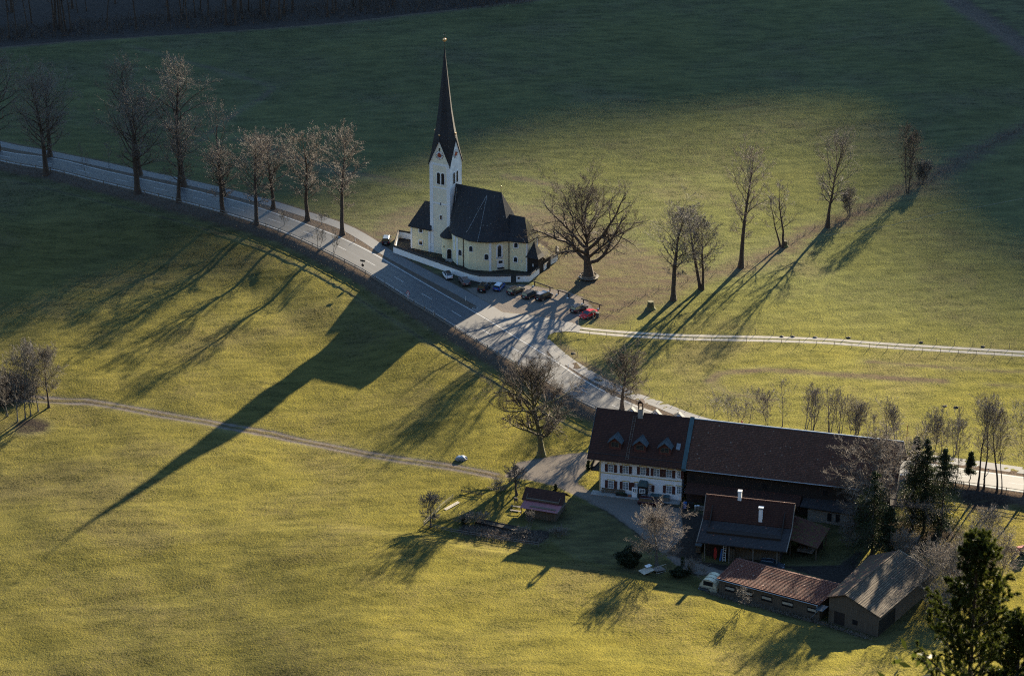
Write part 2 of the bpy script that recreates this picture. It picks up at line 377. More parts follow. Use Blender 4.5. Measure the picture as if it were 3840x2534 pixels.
rl = RLg.tolist(); field = Y < np.interp(X, RLg[:,0], RLg[:,1])
dl = pd(X, Y, rl); dr = pd(X, Y, RUg.tolist())
# dry verge vegetation
dry = np.where(field, ss(5.0, 3.2, dl), ss(3.2, 2.0, dr))
dry = np.maximum(dry, .85*ss(3.0, 1.6, pd(X, Y, gp(PATHL))))
hedge_l = gp([(4200,330),(3840,480),(3573,625),(3476,674),(3314,744),(3233,792),(3115,845),(3066,850),(2937,931),(2786,1007),(2646,1028),(2560,1060),(2439,1095),(2304,1168),(2250,1190)])
dry = np.maximum(dry, .62*ss(2.8, .4, pd(X, Y, hedge_l)))
ditch = gp([cA(880,315), cA(1150,390), cA(1450,470), cA(1700,545), cA(1900,610), cA(1830,680), cA(1700,750), cA(1550,850), cA(1400,980)])
dry = np.maximum(dry, .5*ss(2.6, .4, pd(X, Y, ditch)))
dry = np.maximum(dry, ss(6, 0, pd(X, Y, gp([(-400,195),(0,175),(1280,80),(1800,20),(2100,-20)])))*.8)
dry = np.maximum(dry, ss(8, 1, pd(X, Y, gp([(3500,-60),(3700,80),(3840,180),(4100,330)])))*.8)
# brownish churchyard surroundings and meadow patches
cw = gp([(1440,880),(1540,800),(1800,760),(2100,820),(2500,1000),(2560,1060),(2250,1200),(2060,1020),(1900,900),(1500,930)])
dry = np.maximum(dry, np.where(inpoly(X, Y, cw), .56, 0)); dry = np.maximum(dry, .54*ss(12, 0, pd(X, Y, cw))); dry = np.maximum(dry, .5*ss(9, 1, pd(X, Y, hedge_l)))
for pl, wd, a in (([(2660,1430),(2700,1400),(2860,1385),(3150,1405),(3540,1430)], 2.6, .62), ([(2660,1430),(2720,1470),(2900,1500)], 2.2, .5), ([(3250,1355),(3500,1375),(3840,1395)], 2.0, .55), ([(2110,1300),(2180,1360),(2300,1430),(2420,1485)], 3, .55),
                  ([(3700,1440),(3840,1450)], 2, .45), (cl := [(300,640),(640,760),(1000,850),(1180,900)], 7, .45), ([(900,520),(1250,640),(1560,700)], 5, .45), ([(1900,660),(2100,700)], 4, .5)):
    dry = np.maximum(dry, a*ss(wd, wd*.2, pd(X, Y, gp(pl))))
dirt = np.where(field, .6*ss(.9, .3, np.abs(dl-8.0)), 0)*ss(30, 10, X-2)
ruts = np.zeros_like(X)
for o_ in (-1.05, 1.05): ruts = np.maximum(ruts, ss(.62, .25, np.abs(pd(X, Y, [(p[0], p[1]+o_) for p in track_g]))))
dry = np.maximum(dry, .55*ss(3.2, 1.0, pd(X, Y, track_g)))
beds = gp([cG(880,510), cG(1100,520), cG(1430,560), cG(1440,610), cG(1370,655), cG(1200,625), cG(1000,590), cG(780,565)])
dirt = np.maximum(dirt, np.where(inpoly(X, Y, beds), .9, 0))
yard = gp([cG(1750,285), cG(2150,330), c5(100,330), c5(450,450), c5(400,740), c5(420,960), c5(700,1000), c5(1900,1000), c5(2200,800), c5(2000,1250), c5(1300,1030), c5(700,1130), c5(300,1120), cG(2375,770), cG(2200,700), cG(1990,520), cG(1850,420), cG(1700,340)])
dirt = np.maximum(dirt, np.where(inpoly(X, Y, yard), .72, 0))
sy = gp([cG(1300,260), cG(1600,330), cG(1850,420), cG(1990,520), cG(2200,700), cG(2375,830), cG(2100,860), cG(1600,740), cG(1440,600), cG(1300,470)])
dirt = np.maximum(dirt, np.where(inpoly(X, Y, sy), .40, 0))
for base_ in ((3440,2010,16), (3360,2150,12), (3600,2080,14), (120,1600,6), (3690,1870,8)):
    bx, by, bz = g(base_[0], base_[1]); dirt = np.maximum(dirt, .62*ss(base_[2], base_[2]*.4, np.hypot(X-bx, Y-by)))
gravel = np.where(inpoly(X, Y, gp([cE(860,440), cE(1060,572), cE(1125,605), cE(1330,625), cE(1600,680), cE(1655,705), cE(1650,650), cE(1790,610), cE(1700,510), cE(1560,450), cE(1480,440), cE(1250,410), cE(1000,420)])), .80, 0)
dirt = np.maximum(dirt, .55*np.where(inpoly(X, Y, gp([cE(560,260), cE(700,330), cE(960,375), cE(1180,400), cE(1400,400), cE(1000,470), cE(860,450), cE(700,370)])), 1, 0))
lane = gp([(1889,1787), cG(1230,80), cG(1400,45), cG(1700,5), cG(1745,60), cG(1640,230), cG(1750,285), cG(2050,335), cG(2375,400), cG(2375,600), c5(0,880), c5(250,950), c5(520,1030), c5(700,1080), c5(700,1130), c5(350,1110), c5(100,1010), cG(2250,720), cG(1990,520), cG(1850,420), cG(1700,345), cG(1600,300), cG(1500,250), cG(1300,200)])
gravel = np.maximum(gravel, np.where(inpoly(X, Y, lane), 1., 0)*.95)
tm = ss(2.2, 1.6, pd(X, Y, gp(RT))); gravel = np.where(tm > 0, np.maximum(gravel, tm*.3), gravel)
gravel = np.maximum(gravel, ruts)
def blur(a, k):
    for _ in range(k):
        b = a.copy(); b[1:-1,1:-1] = (a[1:-1,1:-1]*2+a[:-2,1:-1]+a[2:,1:-1]+a[1:-1,:-2]+a[1:-1,2:])/6; a = b
    return a
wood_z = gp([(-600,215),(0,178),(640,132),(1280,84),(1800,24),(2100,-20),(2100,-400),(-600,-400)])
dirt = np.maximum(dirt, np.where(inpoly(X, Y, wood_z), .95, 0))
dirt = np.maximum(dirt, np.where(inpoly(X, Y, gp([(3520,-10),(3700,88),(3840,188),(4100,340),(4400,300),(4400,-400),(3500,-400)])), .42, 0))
dry, dirt, gravel = blur(dry, 3), blur(dirt, 1), blur(gravel, 1)
lush = ss(-40, 60, Y+X*.25)*.75+.0*X
lush = np.where(field, ss(-10, 40, Y)*.12, np.maximum(.35, lush))
lush = np.maximum(lush, .55*ss(60, 90, Y))
yc = gp([(1480,950),(1500,880),(1620,850),(2050,900),(2085,960),(2010,1040),(1940,1060),(1795,1055)])
dirt = np.maximum(dirt, np.where(inpoly(X, Y, yc), .62, 0))
# the meadow surface is rough: real tufts and hollows in the sheet
rs_ = np.random.RandomState(3); rough_w = (1-np.clip(gravel*1.3, 0, 1))*ss(.9, 1.8, np.minimum(dl, dr))
junc = inpoly(X, Y, [gz(*p) for p in [cE(1000,520), cE(1100,560), cE(1330,600), cE(1600,650), cE(1700,690), cE(1700,745), cE(1560,748), cE(1475,752), cE(1440,775), cE(1445,800), cE(1560,900), cE(1580,985), cE(1520,985), cE(1430,880), cE(1445,925), cE(1300,845), cE(1070,700), cE(900,585)]])
rough_w = np.where(junc, 0, rough_w); Zg = np.where(junc, -.03, Zg)
rough_w = rough_w*ss(.75, .2, gravel)
inroad = (~field) & (Y < np.interp(X, RUg[:,0], RUg[:,1])+.8); rough_w = np.where(inroad, 0, rough_w)
rough_w = rough_w*ss(1.9, 2.8, pd(X, Y, gp(PATHL)))*ss(2.2, 2.6, pd(X, Y, gp(RT)))
rn = blur(rs_.randn(*X.shape), 1)*.6+blur(rs_.randn(*X.shape), 4)*.7
inn = (np.abs(X) < 155) & (Y > -152) & (Y < 265)
Zg = Zg+np.where(inn, rn*rough_w*.085, 0)
ny, nx = X.shape
idx = np.arange(nx*ny).reshape(ny, nx)
F_ = np.stack([idx[:-1,:-1], idx[:-1,1:], idx[1:,1:], idx[1:,:-1]], -1).reshape(-1, 4)
def ground_mat():
    m, n, b = new_mat('meadow_ground'); tc = n.nodes.new('ShaderNodeTexCoord').outputs['Object']
    def at(k): a = n.nodes.new('ShaderNodeAttribute'); a.attribute_name = k; return a.outputs['Fac']
    big = noise(n, tc, .035, 4, .6); mid = noise(n, tc, .30, 4, .65, (.5, 1.3, 1)); fine = noise(n, tc, 2.2, 4, .7); vf = noise(n, tc, 7, 3, .7)
    olive = mix(n, rng_(n, mid, .3, .7), (.236,.203,.030), (.158,.146,.026))
    green = mix(n, rng_(n, mid, .3, .7), (.112,.130,.036), (.078,.095,.032))
    lu = mth(n, 'ADD', at('lush'), mth(n, 'MULTIPLY', mth(n, 'SUBTRACT', big, .5), .9), clamp=True)
    col = mix(n, lu, olive, green)
    straw = mix(n, rng_(n, fine, .35, .65), (.215,.155,.085), (.13,.095,.055))
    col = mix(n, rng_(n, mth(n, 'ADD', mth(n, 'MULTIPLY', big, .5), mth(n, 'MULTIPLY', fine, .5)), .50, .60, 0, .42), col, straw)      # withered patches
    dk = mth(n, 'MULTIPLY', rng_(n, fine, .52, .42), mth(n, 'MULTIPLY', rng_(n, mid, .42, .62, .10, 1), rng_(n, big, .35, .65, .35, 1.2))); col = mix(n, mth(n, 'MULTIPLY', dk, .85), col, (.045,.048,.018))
    rot = n.nodes.new('ShaderNodeMapping'); rot.inputs['Rotation'].default_value = (0, 0, R(-14)); n.links.new(tc, rot.inputs[0])
    strk = noise(n, rot.outputs[0], 1.0, 4, .6, (.05, .30, 1)); strk2 = noise(n, rot.outputs[0], 1.0, 2, .5, (.012, .9, 1))
    val = mth(n, 'ADD', rng_(n, strk, .3, .7, .88, 1.10), mth(n, 'MULTIPLY', mth(n, 'SUBTRACT', strk2, .5), .18))
    val = mth(n, 'MULTIPLY', val, rng_(n, noise(n, tc, .018, 3, .55), .3, .7, .90, 1.10))
    sc_ = n.nodes.new('ShaderNodeVectorMath'); sc_.operation = 'SCALE'; n.links.new(col, sc_.inputs[0]); n.links.new(val, sc_.inputs['Scale']); col = sc_.outputs[0]
    def zone(a, c, lo, hi, k=.9):
        nonlocal col
        f = mth(n, 'ADD', a, mth(n, 'MULTIPLY', mth(n, 'SUBTRACT', mth(n, 'ADD', mth(n, 'MULTIPLY', mid, .5), mth(n, 'MULTIPLY', fine, .5)), .5), k))
        col = mix(n, rng_(n, f, lo, hi), col, c)
    zone(at('dry'), mix(n, rng_(n, fine, .35, .65), (.150,.100,.058), (.085,.060,.036)), .30, .70, 1.4)
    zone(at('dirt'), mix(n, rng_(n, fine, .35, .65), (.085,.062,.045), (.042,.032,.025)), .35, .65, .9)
    zone(at('gravel'), mix(n, rng_(n, vf, .35, .65), (.215,.165,.115), (.120,.092,.066)), .40, .60, .5)
    # upright blades: weak diffuse reflection plus a broad forward lobe, brightest towards the low sun
    k = mth(n, 'MAXIMUM', at('gravel'), mth(n, 'MULTIPLY', mth(n, 'MAXIMUM', at('dry'), at('dirt')), .55), clamp=True)
    kd = mth(n, 'ADD', rng_(n, k, 0, 1, .28, .95), mth(n, 'MULTIPLY', at('lush'), .38)); kg = rng_(n, k, 0, 1, .250, .03)  # lush zone's diffuse raised in place of haze over the upper field
    def vs(c, f):
        x = n.nodes.new('ShaderNodeVectorMath'); x.operation = 'SCALE'; n.links.new(c, x.inputs[0]); n.links.new(f, x.inputs['Scale']); return x.outputs[0]
    hs_ = n.nodes.new('ShaderNodeHueSaturation'); hs_.inputs['Saturation'].default_value = .50; n.links.new(col, hs_.inputs['Color'])
    df = n.nodes.new('ShaderNodeBsdfDiffuse'); n.links.new(vs(hs_.outputs[0], kd), df.inputs[0])
    gs_ = n.nodes.new('ShaderNodeBsdfAnisotropic'); gs_.inputs['Roughness'].default_value = .62; h2 = n.nodes.new('ShaderNodeHueSaturation'); h2.inputs['Saturation'].default_value = 1.10; n.links.new(col, h2.inputs['Color']); n.links.new(vs(h2.outputs[0], kg), gs_.inputs[0])
    ad = n.nodes.new('ShaderNodeAddShader'); n.links.new(df.outputs[0], ad.inputs[0]); n.links.new(gs_.outputs[0], ad.inputs[1]); n.links.new(ad.outputs[0], n.nodes['Material Output'].inputs[0])
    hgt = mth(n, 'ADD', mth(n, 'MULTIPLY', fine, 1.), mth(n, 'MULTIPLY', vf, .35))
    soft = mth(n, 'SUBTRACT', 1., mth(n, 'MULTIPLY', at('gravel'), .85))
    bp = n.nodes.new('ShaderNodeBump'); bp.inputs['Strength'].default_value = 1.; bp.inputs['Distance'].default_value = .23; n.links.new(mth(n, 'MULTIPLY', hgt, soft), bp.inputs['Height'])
    n.links.new(bp.outputs[0], df.inputs['Normal']); n.links.new(bp.outputs[0], gs_.inputs['Normal']); return m
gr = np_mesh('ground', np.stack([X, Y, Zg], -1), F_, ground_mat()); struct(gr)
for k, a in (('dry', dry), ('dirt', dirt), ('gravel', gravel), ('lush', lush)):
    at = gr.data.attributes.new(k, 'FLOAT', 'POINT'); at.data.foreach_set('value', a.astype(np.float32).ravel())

# ---------------------------------------------------------------- mountain across the valley: its ridge shades the far meadow
edge = [(-1500,1560),(-600,1400),(0,1215),(400,1070),(800,970),(1050,905),(1250,840),(1480,728),(1700,640),(2000,605),(2500,545),(2850,505),(3030,565),(3160,710),(3270,850),(3370,985),(3490,1090),(3650,1170),(3880,1265),(4300,1500)]
eg = [gz(*p) for p in edge]; hs = (math.sin(AZ), math.cos(AZ)); pu = (hs[1], -hs[0])
us = sorted([(x*pu[0]+y*pu[1], x*hs[0]+y*hs[1]) for x, y in eg]); RR = 3000.0
u0 = [a[0] for a in us]; v0 = [a[1] for a in us]
rings = []
for u in np.arange(u0[0]-500, u0[-1]+500, 12.):
    v = float(np.interp(u, u0, v0))+1.8*math.sin(u*.31)+1.2*math.sin(u*.77+1); zt = RR*math.tan(ELEV)
    def P(vv, z): return (u*pu[0]+vv*hs[0], u*pu[1]+vv*hs[1], z)
    rings.append([P(v+RR-1500, -3), P(v+RR-750, zt*.46), P(v+RR, zt), P(v+RR+500, zt*.8), P(v+RR+1500, -3)])
mt = MB().loft(rings).build('mountain', plain('forested_slope', (.05,.06,.035), .95, .5, .02), uv=False); struct(mt)

# ---------------------------------------------------------------- roads
def ribbon(name, A, B, z, mat, drop=.25):
    n = len(A); V = [(a[0], a[1], z) for a in A]+[(b[0], b[1], z) for b in B]
    V += [(a[0], a[1], z-drop) for a in A]+[(b[0], b[1], z-drop) for b in B]
    F = []
    for i in range(n-1):
        F += [(i, n+i, n+i+1, i+1), (i, i+1, 2*n+i+1, 2*n+i), (n+i+1, n+i, 3*n+i, 3*n+i+1)]
    me = bpy.data.meshes.new(name); me.from_pydata(V, [], F); me.materials.append(mat)
    uv = me.uv_layers.new(name='uv'); L = [0.]
    for i in range(1, n): L.append(L[-1]+math.dist(A[i], A[i-1]))
    for l in me.loops:
        k = l.vertex_index; uv.data[l.index].uv = (L[k % n], 0. if (k//n) % 2 == 0 else 1.)
    o = bpy.data.objects.new(name, me); COL.objects.link(o); return struct(o)
def smooth_line(P, st=3.0):
    P = np.array(P); out = []
    for i in range(len(P)-1):
        p0 = P[max(i-1, 0)]; p1 = P[i]; p2 = P[i+1]; p3 = P[min(i+2, len(P)-1)]; k = max(1, int(math.dist(p1, p2)/st))
        for j in range(k):
            t = j/k; out.append(tuple(.5*((2*p1)+(p2-p0)*t+(2*p0-5*p1+4*p2-p3)*t*t+(3*p1-p0-3*p2+p3)*t**3)))
    out.append(tuple(P[-1])); return out
def offset(P, d):
    out = []
    for i, p in enumerate(P):
        a = P[max(i-1, 0)]; b = P[min(i+1, len(P)-1)]; tx, ty = b[0]-a[0], b[1]-a[1]; l = math.hypot(tx, ty) or 1
        out.append((p[0]-ty/l*d, p[1]+tx/l*d))
    return out
rls = smooth_line(RLg, 4.); 
def match(ref, P):                                      # nearest points on P for each ref
    D = smooth_line(P, .5); Da = np.array(D); return [D[int(np.argmin(np.hypot(Da[:,0]-r[0], Da[:,1]-r[1])))] for r in ref]
rus = match(rls, RUg)
ribbon('main_road', offset(rls, -.45), offset(rus, .45), .030, M['road'])
def strip(name, line, wd, z, mat):
    return ribbon(name, offset(line, -wd/2), offset(line, wd/2), z, mat, .0)
struct(strip('near_edge_line', rls, .20, .036, M['paint']))
ju = [i for i, p in enumerate(rus)]
struct(strip('far_edge_line', rus, .20, .036, M['paint']))
mid_ = smooth_line([((a[0]+b[0])/2, (a[1]+b[1])/2) for a, b in zip(rls, rus)], .5)
dash = MB(); acc = 0.; start = None; La = [0.]
for i in range(1, len(mid_)): La.append(La[-1]+math.dist(mid_[i], mid_[i-1]))
ma = np.array(mid_); xi = np.interp; tot = La[-1]; s = 2.6
while s+4 < tot:
    q = [(xi(s+k, La, ma[:,0]), xi(s+k, La, ma[:,1])) for k in (0, 2, 4)]; l = offset(q, -.065); r_ = offset(q, .065)
    for k in (0, 1): dash.face([(*l[k], .036), (*l[k+1], .036), (*r_[k+1], .036), (*r_[k], .036)])
    s += 12.0
struct(dash.build('centre_line_dashes', M['paint'], uv=False))
pl = smooth_line([gz(*p) for p in PATHL], 3.)
ribbon('cycle_path', offset(pl, -1.55), offset(pl, 1.55), .022, M['path'])
pathR = smooth_line([gz(*p) for p in [cE(1405,800), cE(1500,885), cE(1600,960), cE(1700,1022), cE(1800,1080), cE(1900,1125), cE(2050,1190), cE(2200,1240), (2560,1552), (2690,1590), (2900,1630), (3200,1677), (3601,1731), (3720,1747), (3840,1764), (4100,1800)]], 3.)
ribbon('cycle_path', offset(pathR, -1.45), offset(pathR, 1.45), .022, M['path'])
jp = [cE(960,560), cE(1060,570), cE(1125,605), cE(1330,625), cE(1600,675), cE(1665,700), cE(1655,742), cE(1560,738), cE(1480,745), cE(1438,765), cE(1432,795), cE(1500,850), cE(1560,975), cE(1520,975), cE(1430,868), cE(1445,915), cE(1300,835), cE(1200,768), cE(1070,690), cE(975,630), cE(900,585)]
struct(MB().prism([gz(*p) for p in jp][::-1], -.2, .026).build('junction', M['junction'], uv=False))
rt = smooth_line([gz(*p) for p in RT], 3.)
ribbon('farm_track', offset(rt, -1.55), offset(rt, -.35), .024, M['track'])
ribbon('farm_track', offset(rt, .35), offset(rt, 1.55), .024, M['track'])

# ================================================================ CHURCH
CF = Frame(-18.58, 50.32, 0, 29.6)
def wallhit(F, p, P0, P1):                             # pixel on a wall that runs from P0 to P1 (local) -> t, z, centre, outward normal
    dx, dy = P1[0]-P0[0], P1[1]-P0[1]; L = math.hypot(dx, dy); N = (dy/L, -dx/L)
    q = F.plane(p, P0, N); return q, (dx/L, dy/L), N
def window(par, q, T, N, wd, ht, mg, arch=.5, sur=.14, mf=None, name='window', cross=False, out=.03, lab=None):
    """pane with a frame ring round it, standing proud of the wall; q = centre"""
    def pt(u, v, o): return (q[0]+T[0]*u+N[0]*o, q[1]+T[1]*u+N[1]*o, q[2]+v)
    def outline(w_, h_, e):
        r = w_/2; pts = [(-r, -h_/2), (r, -h_/2)]
        if arch: k = 6; pts += [(r*math.cos(math.pi*j/k), h_/2-r*arch+r*arch*math.sin(math.pi*j/k)) for j in range(k+1)]
        else: pts += [(r, h_/2), (-r, h_/2)]
        return [pt(a, b_, e) for a, b_ in pts]
    pane = MB().slab(outline(wd, ht, out), .02, (N[0], N[1], 0)).build(name, mg, par, lab)
    if mf:
        m = MB(); a = outline(wd, ht, out+.05); b_ = outline(wd+2*sur, ht+2*sur, out+.05); c = outline(wd+2*sur, ht+2*sur, -.02); d = outline(wd, ht, -.02); n_ = len(a)
        for i in range(n_):
            j = (i+1) % n_; m.face([a[i], a[j], b_[j], b_[i]]); m.face([b_[i], b_[j], c[j], c[i]]); m.face([a[j], a[i], d[i], d[j]])
        if cross:
            m.slab([pt(-.035, -ht/2, out+.03), pt(.035, -ht/2, out+.03), pt(.035, ht/2, out+.03), pt(-.035, ht/2, out+.03)], .03, (N[0], N[1], 0))
            for k in (-.17, .17): m.slab([pt(-wd/2, k*ht-.02, out+.032), pt(wd/2, k*ht-.02, out+.032), pt(wd/2, k*ht+.02, out+.032), pt(-wd/2, k*ht+.02, out+.032)], .03, (N[0], N[1], 0))
        m.build('window_frame', mf, pane)
    return pane
ch = thing('church', 'yellow and white baroque church with slender dark spire and steep shingle roofs', 'church', CF.o, -CF.yaw)
TW, TH, GH = 5.25, 21.9, 5.5
tw = MB().box(0, TW, 0, TW, 0, TH)
for f in ((0,0,1,0), (TW,0,0,1), (TW,TW,-1,0), (0,TW,0,-1)):   # gables above each face
    x, y, dx, dy = f; nx_, ny_ = dy, -dx
    a = (x, y, TH); b = (x+dx*TW, y+dy*TW, TH); c = (x+dx*TW/2, y+dy*TW/2, TH+GH)
    tw.slab([a, b, c], .3, (-nx_, -ny_, 0))
tower = tw.build('tower', M['cream_pale'], ch)
MB().box(TW+.001, TW+.022, 0.02, TW-.02, 0, TH-.02).slab([(TW+.022, .05, TH-.02), (TW+.022, TW-.05, TH-.02), (TW+.022, TW/2, TH+GH-.15)], .03, (-1,0,0)).build('side_plaster', M['white_old'], tower)
tr = MB()
for (x0, x1, y0, y1) in ((-.04,.85,-.04,.02), (TW-.85,TW+.04,-.04,.02), (-.04,.02,.021,.85)):
    tr.box(x0, x1, y0, y1, 0, TH)
for z in (TH-.62, 15.9-.1, 12.1-.1): tr.box(.85, TW-.85, -.032, .02, z, z+(.5 if z > 20 else .34))
for (x0, y0, dx, dy) in ((0,-.036,1,0),):
    tr.slab([(.02,-.035,TH), (.32,-.035,TH), (TW/2,-.035,TH+GH-.65), (TW-.32,-.035,TH), (TW-.02,-.035,TH), (TW/2,-.035,TH+GH-.02)], .02, (0,1,0))
tr.build('corner_bands', M['white'], tower)
FR, RI = ((0,0),(TW,0)), ((TW+.02,0),(TW+.02,TW))
for p, s in (((765,155),FR), ((815,162),FR)):
    q, T, N = wallhit(CF, c1(*p), *s); window(ch, (q[0], q[1], 18.25), T, N, .82, 2.75, M['black'], .9, .13, M['white'], 'belfry_opening')
for y in (1.75, 3.15): window(ch, (TW+.02, y, 18.25), (0,1), (1,0), .80, 2.75, M['black'], .9, .12, M['white'], 'belfry_opening')
q, T, N = wallhit(CF, c1(788,515), *FR); window(ch, q, T, N, .22, .65, M['black'], 0, .06, M['white'], 'slit_window')
q, T, N = wallhit(CF, c1(793,675), *FR); window(ch, q, T, N, .55, 1.05, M['glass'], 0, .12, M['white'])
window(ch, (TW/2, 0, TH+3.25), (1,0), (0,-1), .38, .80, M['black'], 0, .04, M['cream_pale'], 'slit_window')
def clock(par, c, T, N, r):
    def disc(rr, o, t=.03, n_=28, rin=None):
        return [(c[0]+T[0]*rr*math.cos(2*math.pi*i/n_)+N[0]*o, c[1]+T[1]*rr*math.cos(2*math.pi*i/n_)+N[1]*o, c[2]+rr*math.sin(2*math.pi*i/n_)) for i in range(n_)]
    f = MB().slab(disc(r, .03), .05, (N[0], N[1], 0)).build('clock_face', M['clock_white'], par)
    MB().slab(disc(r*.50, .085), .02, (N[0], N[1], 0)).build('clock_centre', M['clock_red'], f)
    rim = MB(); a = disc(r*1.0, .083); b_ = disc(r*.94, .083)
    for i in range(28): rim.face([a[i], a[(i+1) % 28], b_[(i+1) % 28], b_[i]])
    rim.build('clock_rim', M['black'], f)
    nm = MB(); hd = MB()
    def bar(m, ang, r0, r1, wd, o):
        s_, c_ = math.sin(ang), math.cos(ang)
        pts = [(r0*s_-wd*c_, r0*c_+wd*s_), (r0*s_+wd*c_, r0*c_-wd*s_), (r1*s_+wd*c_, r1*c_-wd*s_), (r1*s_-wd*c_, r1*c_+wd*s_)]
        m.slab([(c[0]+T[0]*u+N[0]*o, c[1]+T[1]*u+N[1]*o, c[2]+v) for u, v in pts], .012, (N[0], N[1], 0))
    for k in range(12):                                 # roman numerals as groups of strokes
        cnt = (2,1,2,3,2,1,2,3,4,2,1,2)[k]
        nm = MB(); bar(nm, 2*math.pi*k/12, r*.585, r*.60, .02+.045*cnt, .084)     # serif joins the strokes
        for j in range(cnt): bar(nm, 2*math.pi*k/12+(j-(cnt-1)/2)*.085, r*.60, r*.88, .022, .084)
        nm.build('numeral', M['black'], f)
    bar(hd, R(-85), -.1, r*.5, .045, .115); bar(hd, R(78), -.12, r*.72, .035, .128); hd.build('hands', M['gold'], f)
q, T, N = wallhit(CF, c2(478,574), *FR); clock(tower, (TW/2, 0, q[2]), T, N, 1.02); zc = q[2]
clock(tower, (TW+.02, TW/2, zc), (0,1), (1,0), 1.02)
# spire
ca = TW/2; ZA = 48.6
def oct_ring(z, rg, rc):
    out = []
    for k in range(8):
        a = math.pi/4*k; r = rg if k % 2 == 0 else rc; out.append((ca+r*math.cos(a), ca+r*math.sin(a), z))
    return out
sp = MB()
rr = [(TH+GH+.05, 2.66, 2.72), (TH+GH+2.5, 2.20, 2.22), (TH+GH+6.4, 1.60, 1.62), (TH+GH+12, .98, 1.0), (TH+GH+17, .45, .46), (ZA-.6, .09, .09)]
sp.loft([oct_ring(*q) for q in rr])
g0 = oct_ring(*rr[0]); e = .30
for k in range(4):                                     # broaches running down to the four corners
    gc = g0[2*k+1]; ga = g0[2*k]; gb = g0[(2*k+2) % 8]; ang = math.pi/4*(2*k+1)
    cx, cy = ca+(TW/2+e)*(1 if math.cos(ang) > 0 else -1), ca+(TW/2+e)*(1 if math.sin(ang) > 0 else -1)
    kp = (ca+(TW/2*1.18)*math.cos(ang)*1.06, ca+(TW/2*1.18)*math.sin(ang)*1.06, TH+2.6)
    cr = (cx, cy, TH-.75)
    def ext(gp_): return gp_
    sp.face([ga, gc, kp]); sp.face([gc, gb, kp]); sp.face([ga, kp, cr]); sp.face([kp, gb, cr])
spire = sp.build('spire', M['shingle'], ch)
MB().tube([(ca,ca,ZA-.7), (ca,ca,ZA+.1)], [.10,.07], 8).tube([(ca,ca,ZA), (ca,ca,52.0)], .035, 6).tube([(ca-.38,ca,51.3), (ca+.38,ca,51.3)], .035, 6).build('spire_cross', M['iron'], ch)
MB().ball((ca,ca,ZA+1.5), .42, sz=.95).build('gilded_ball', M['gold'], ch, smooth=True)
for dx, dy in ((0,-1), (1,0), (-1,0), (0,1)):
    x, y = ca+dx*(TW/2+.02), ca+dy*(TW/2+.02); f = MB().tube([(x,y,TH+GH-.1), (x,y,TH+GH+1.0)], .04, 5).build('gable_finial', M['iron'], ch)
    MB().ball((x,y,TH+GH+1.15), .22).build('finial_ball', M['gold'], f, smooth=True)
    gv = MB()
for dx, dy in ((0,-1), (1,0)):                         # dark verge boards of the gables
    tx, ty = (1,0) if dy else (0,1)
    for s in (-1, 1):
        o_ = .05; a = (ca+dx*(TW/2+o_)+tx*s*(TW/2+.22), ca+dy*(TW/2+o_)+ty*s*(TW/2+.22), TH-.45); b = (ca+dx*(TW/2+o_), ca+dy*(TW/2+o_), TH+GH+.12)
        gv.slab([a, (a[0], a[1], a[2]-.28), (b[0], b[1], b[2]-.35), b], .16, (dx, dy, 0))
gv.build('gable_verge', M['shingle'], spire)
# nave and choir: one curved outline, mirrored about the tower axis
nv = [CF.gl(c1(*p)) for p in ((985,1225), (1060,1248), (1120,1279), (1200,1291), (1290,1297), (1370,1300), (1430,1296), (1500,1288), (1590,1283))]
nv = [(5.26, .2), (6.1, -1.1), (7.6, -2.7)]+nv
ce = CF.gl(c1(1800,1310)); nch = nv+[(22.5, nv[-1][1]+.1), ce]
ax = 2.55
far = [(x, 2*ax-y) for x, y in nch][::-1]
plan = nch+far
WH = 7.2
MB().prism(plan, 0, WH).build('nave_wall', M['cream'], ch)
def push(P, d):
    out = []; n_ = len(P)
    for i in range(n_):
        a = P[i-1]; b = P[(i+1) % n_]; tx, ty = b[0]-a[0], b[1]-a[1]; l = math.hypot(tx, ty); out.append((P[i][0]+ty/l*d, P[i][1]-tx/l*d))
    return out
def roofshape(m, P, ridge, z0, zr, kick=.45, close=True):
    rd = []
    for x, y in P: rd.append((min(max(x, ridge[0]), ridge[1]), ax, zr))
    R1 = [(x, y, z0) for x, y in P]; R2 = []; R3 = []
    for a, b in zip(R1, rd):
        R2.append((a[0]+(b[0]-a[0])*.22, a[1]+(b[1]-a[1])*.22, a[2]+(b[2]-a[2])*.22-kick)); R3.append((a[0]+(b[0]-a[0])*.6, a[1]+(b[1]-a[1])*.6, a[2]+(b[2]-a[2])*.6-kick*.3))
    R0 = [(x, y, z-.22) for x, y, z in R1]
    n_ = len(P)
    for A_, B_ in ((R0, R1), (R1, R2), (R2, R3), (R3, rd)):
        for i in range(n_ if close else n_-1):
            j = (i+1) % n_; q = [A_[i], A_[j], B_[j], B_[i]]
            if math.dist(B_[i], B_[j]) < 1e-4: q = q[:3]
            m.face(q)
    m.face(R0[::-1])
nave_p = nv+[(x, 2*ax-y) for x, y in nv][::-1]
ep = push(nave_p, .5); ep = [(max(x, 5.3), y) for x, y in ep]
rf = MB(); roofshape(rf, ep, (5.3, 17.2), WH-.05, 16.75)
nroof = rf.build('nave_roof', M['shingle'], ch)
cp = [(18.0, nv[-2][1]+1.0), nv[-1], (22.5, nv[-1][1]+.1), ce]; cp = cp+[(x, 2*ax-y) for x, y in cp][::-1]
cpe = push(cp, .5)
rc_ = MB(); roofshape(rc_, cpe, (17.5, 23.2), WH-.02, 11.9, .3)
croof = rc_.build('choir_roof', M['shingle'], ch)
ee = [p for p in cpe if p[0] > 24.5]; eh = (23.2+.02, ax, 11.95)
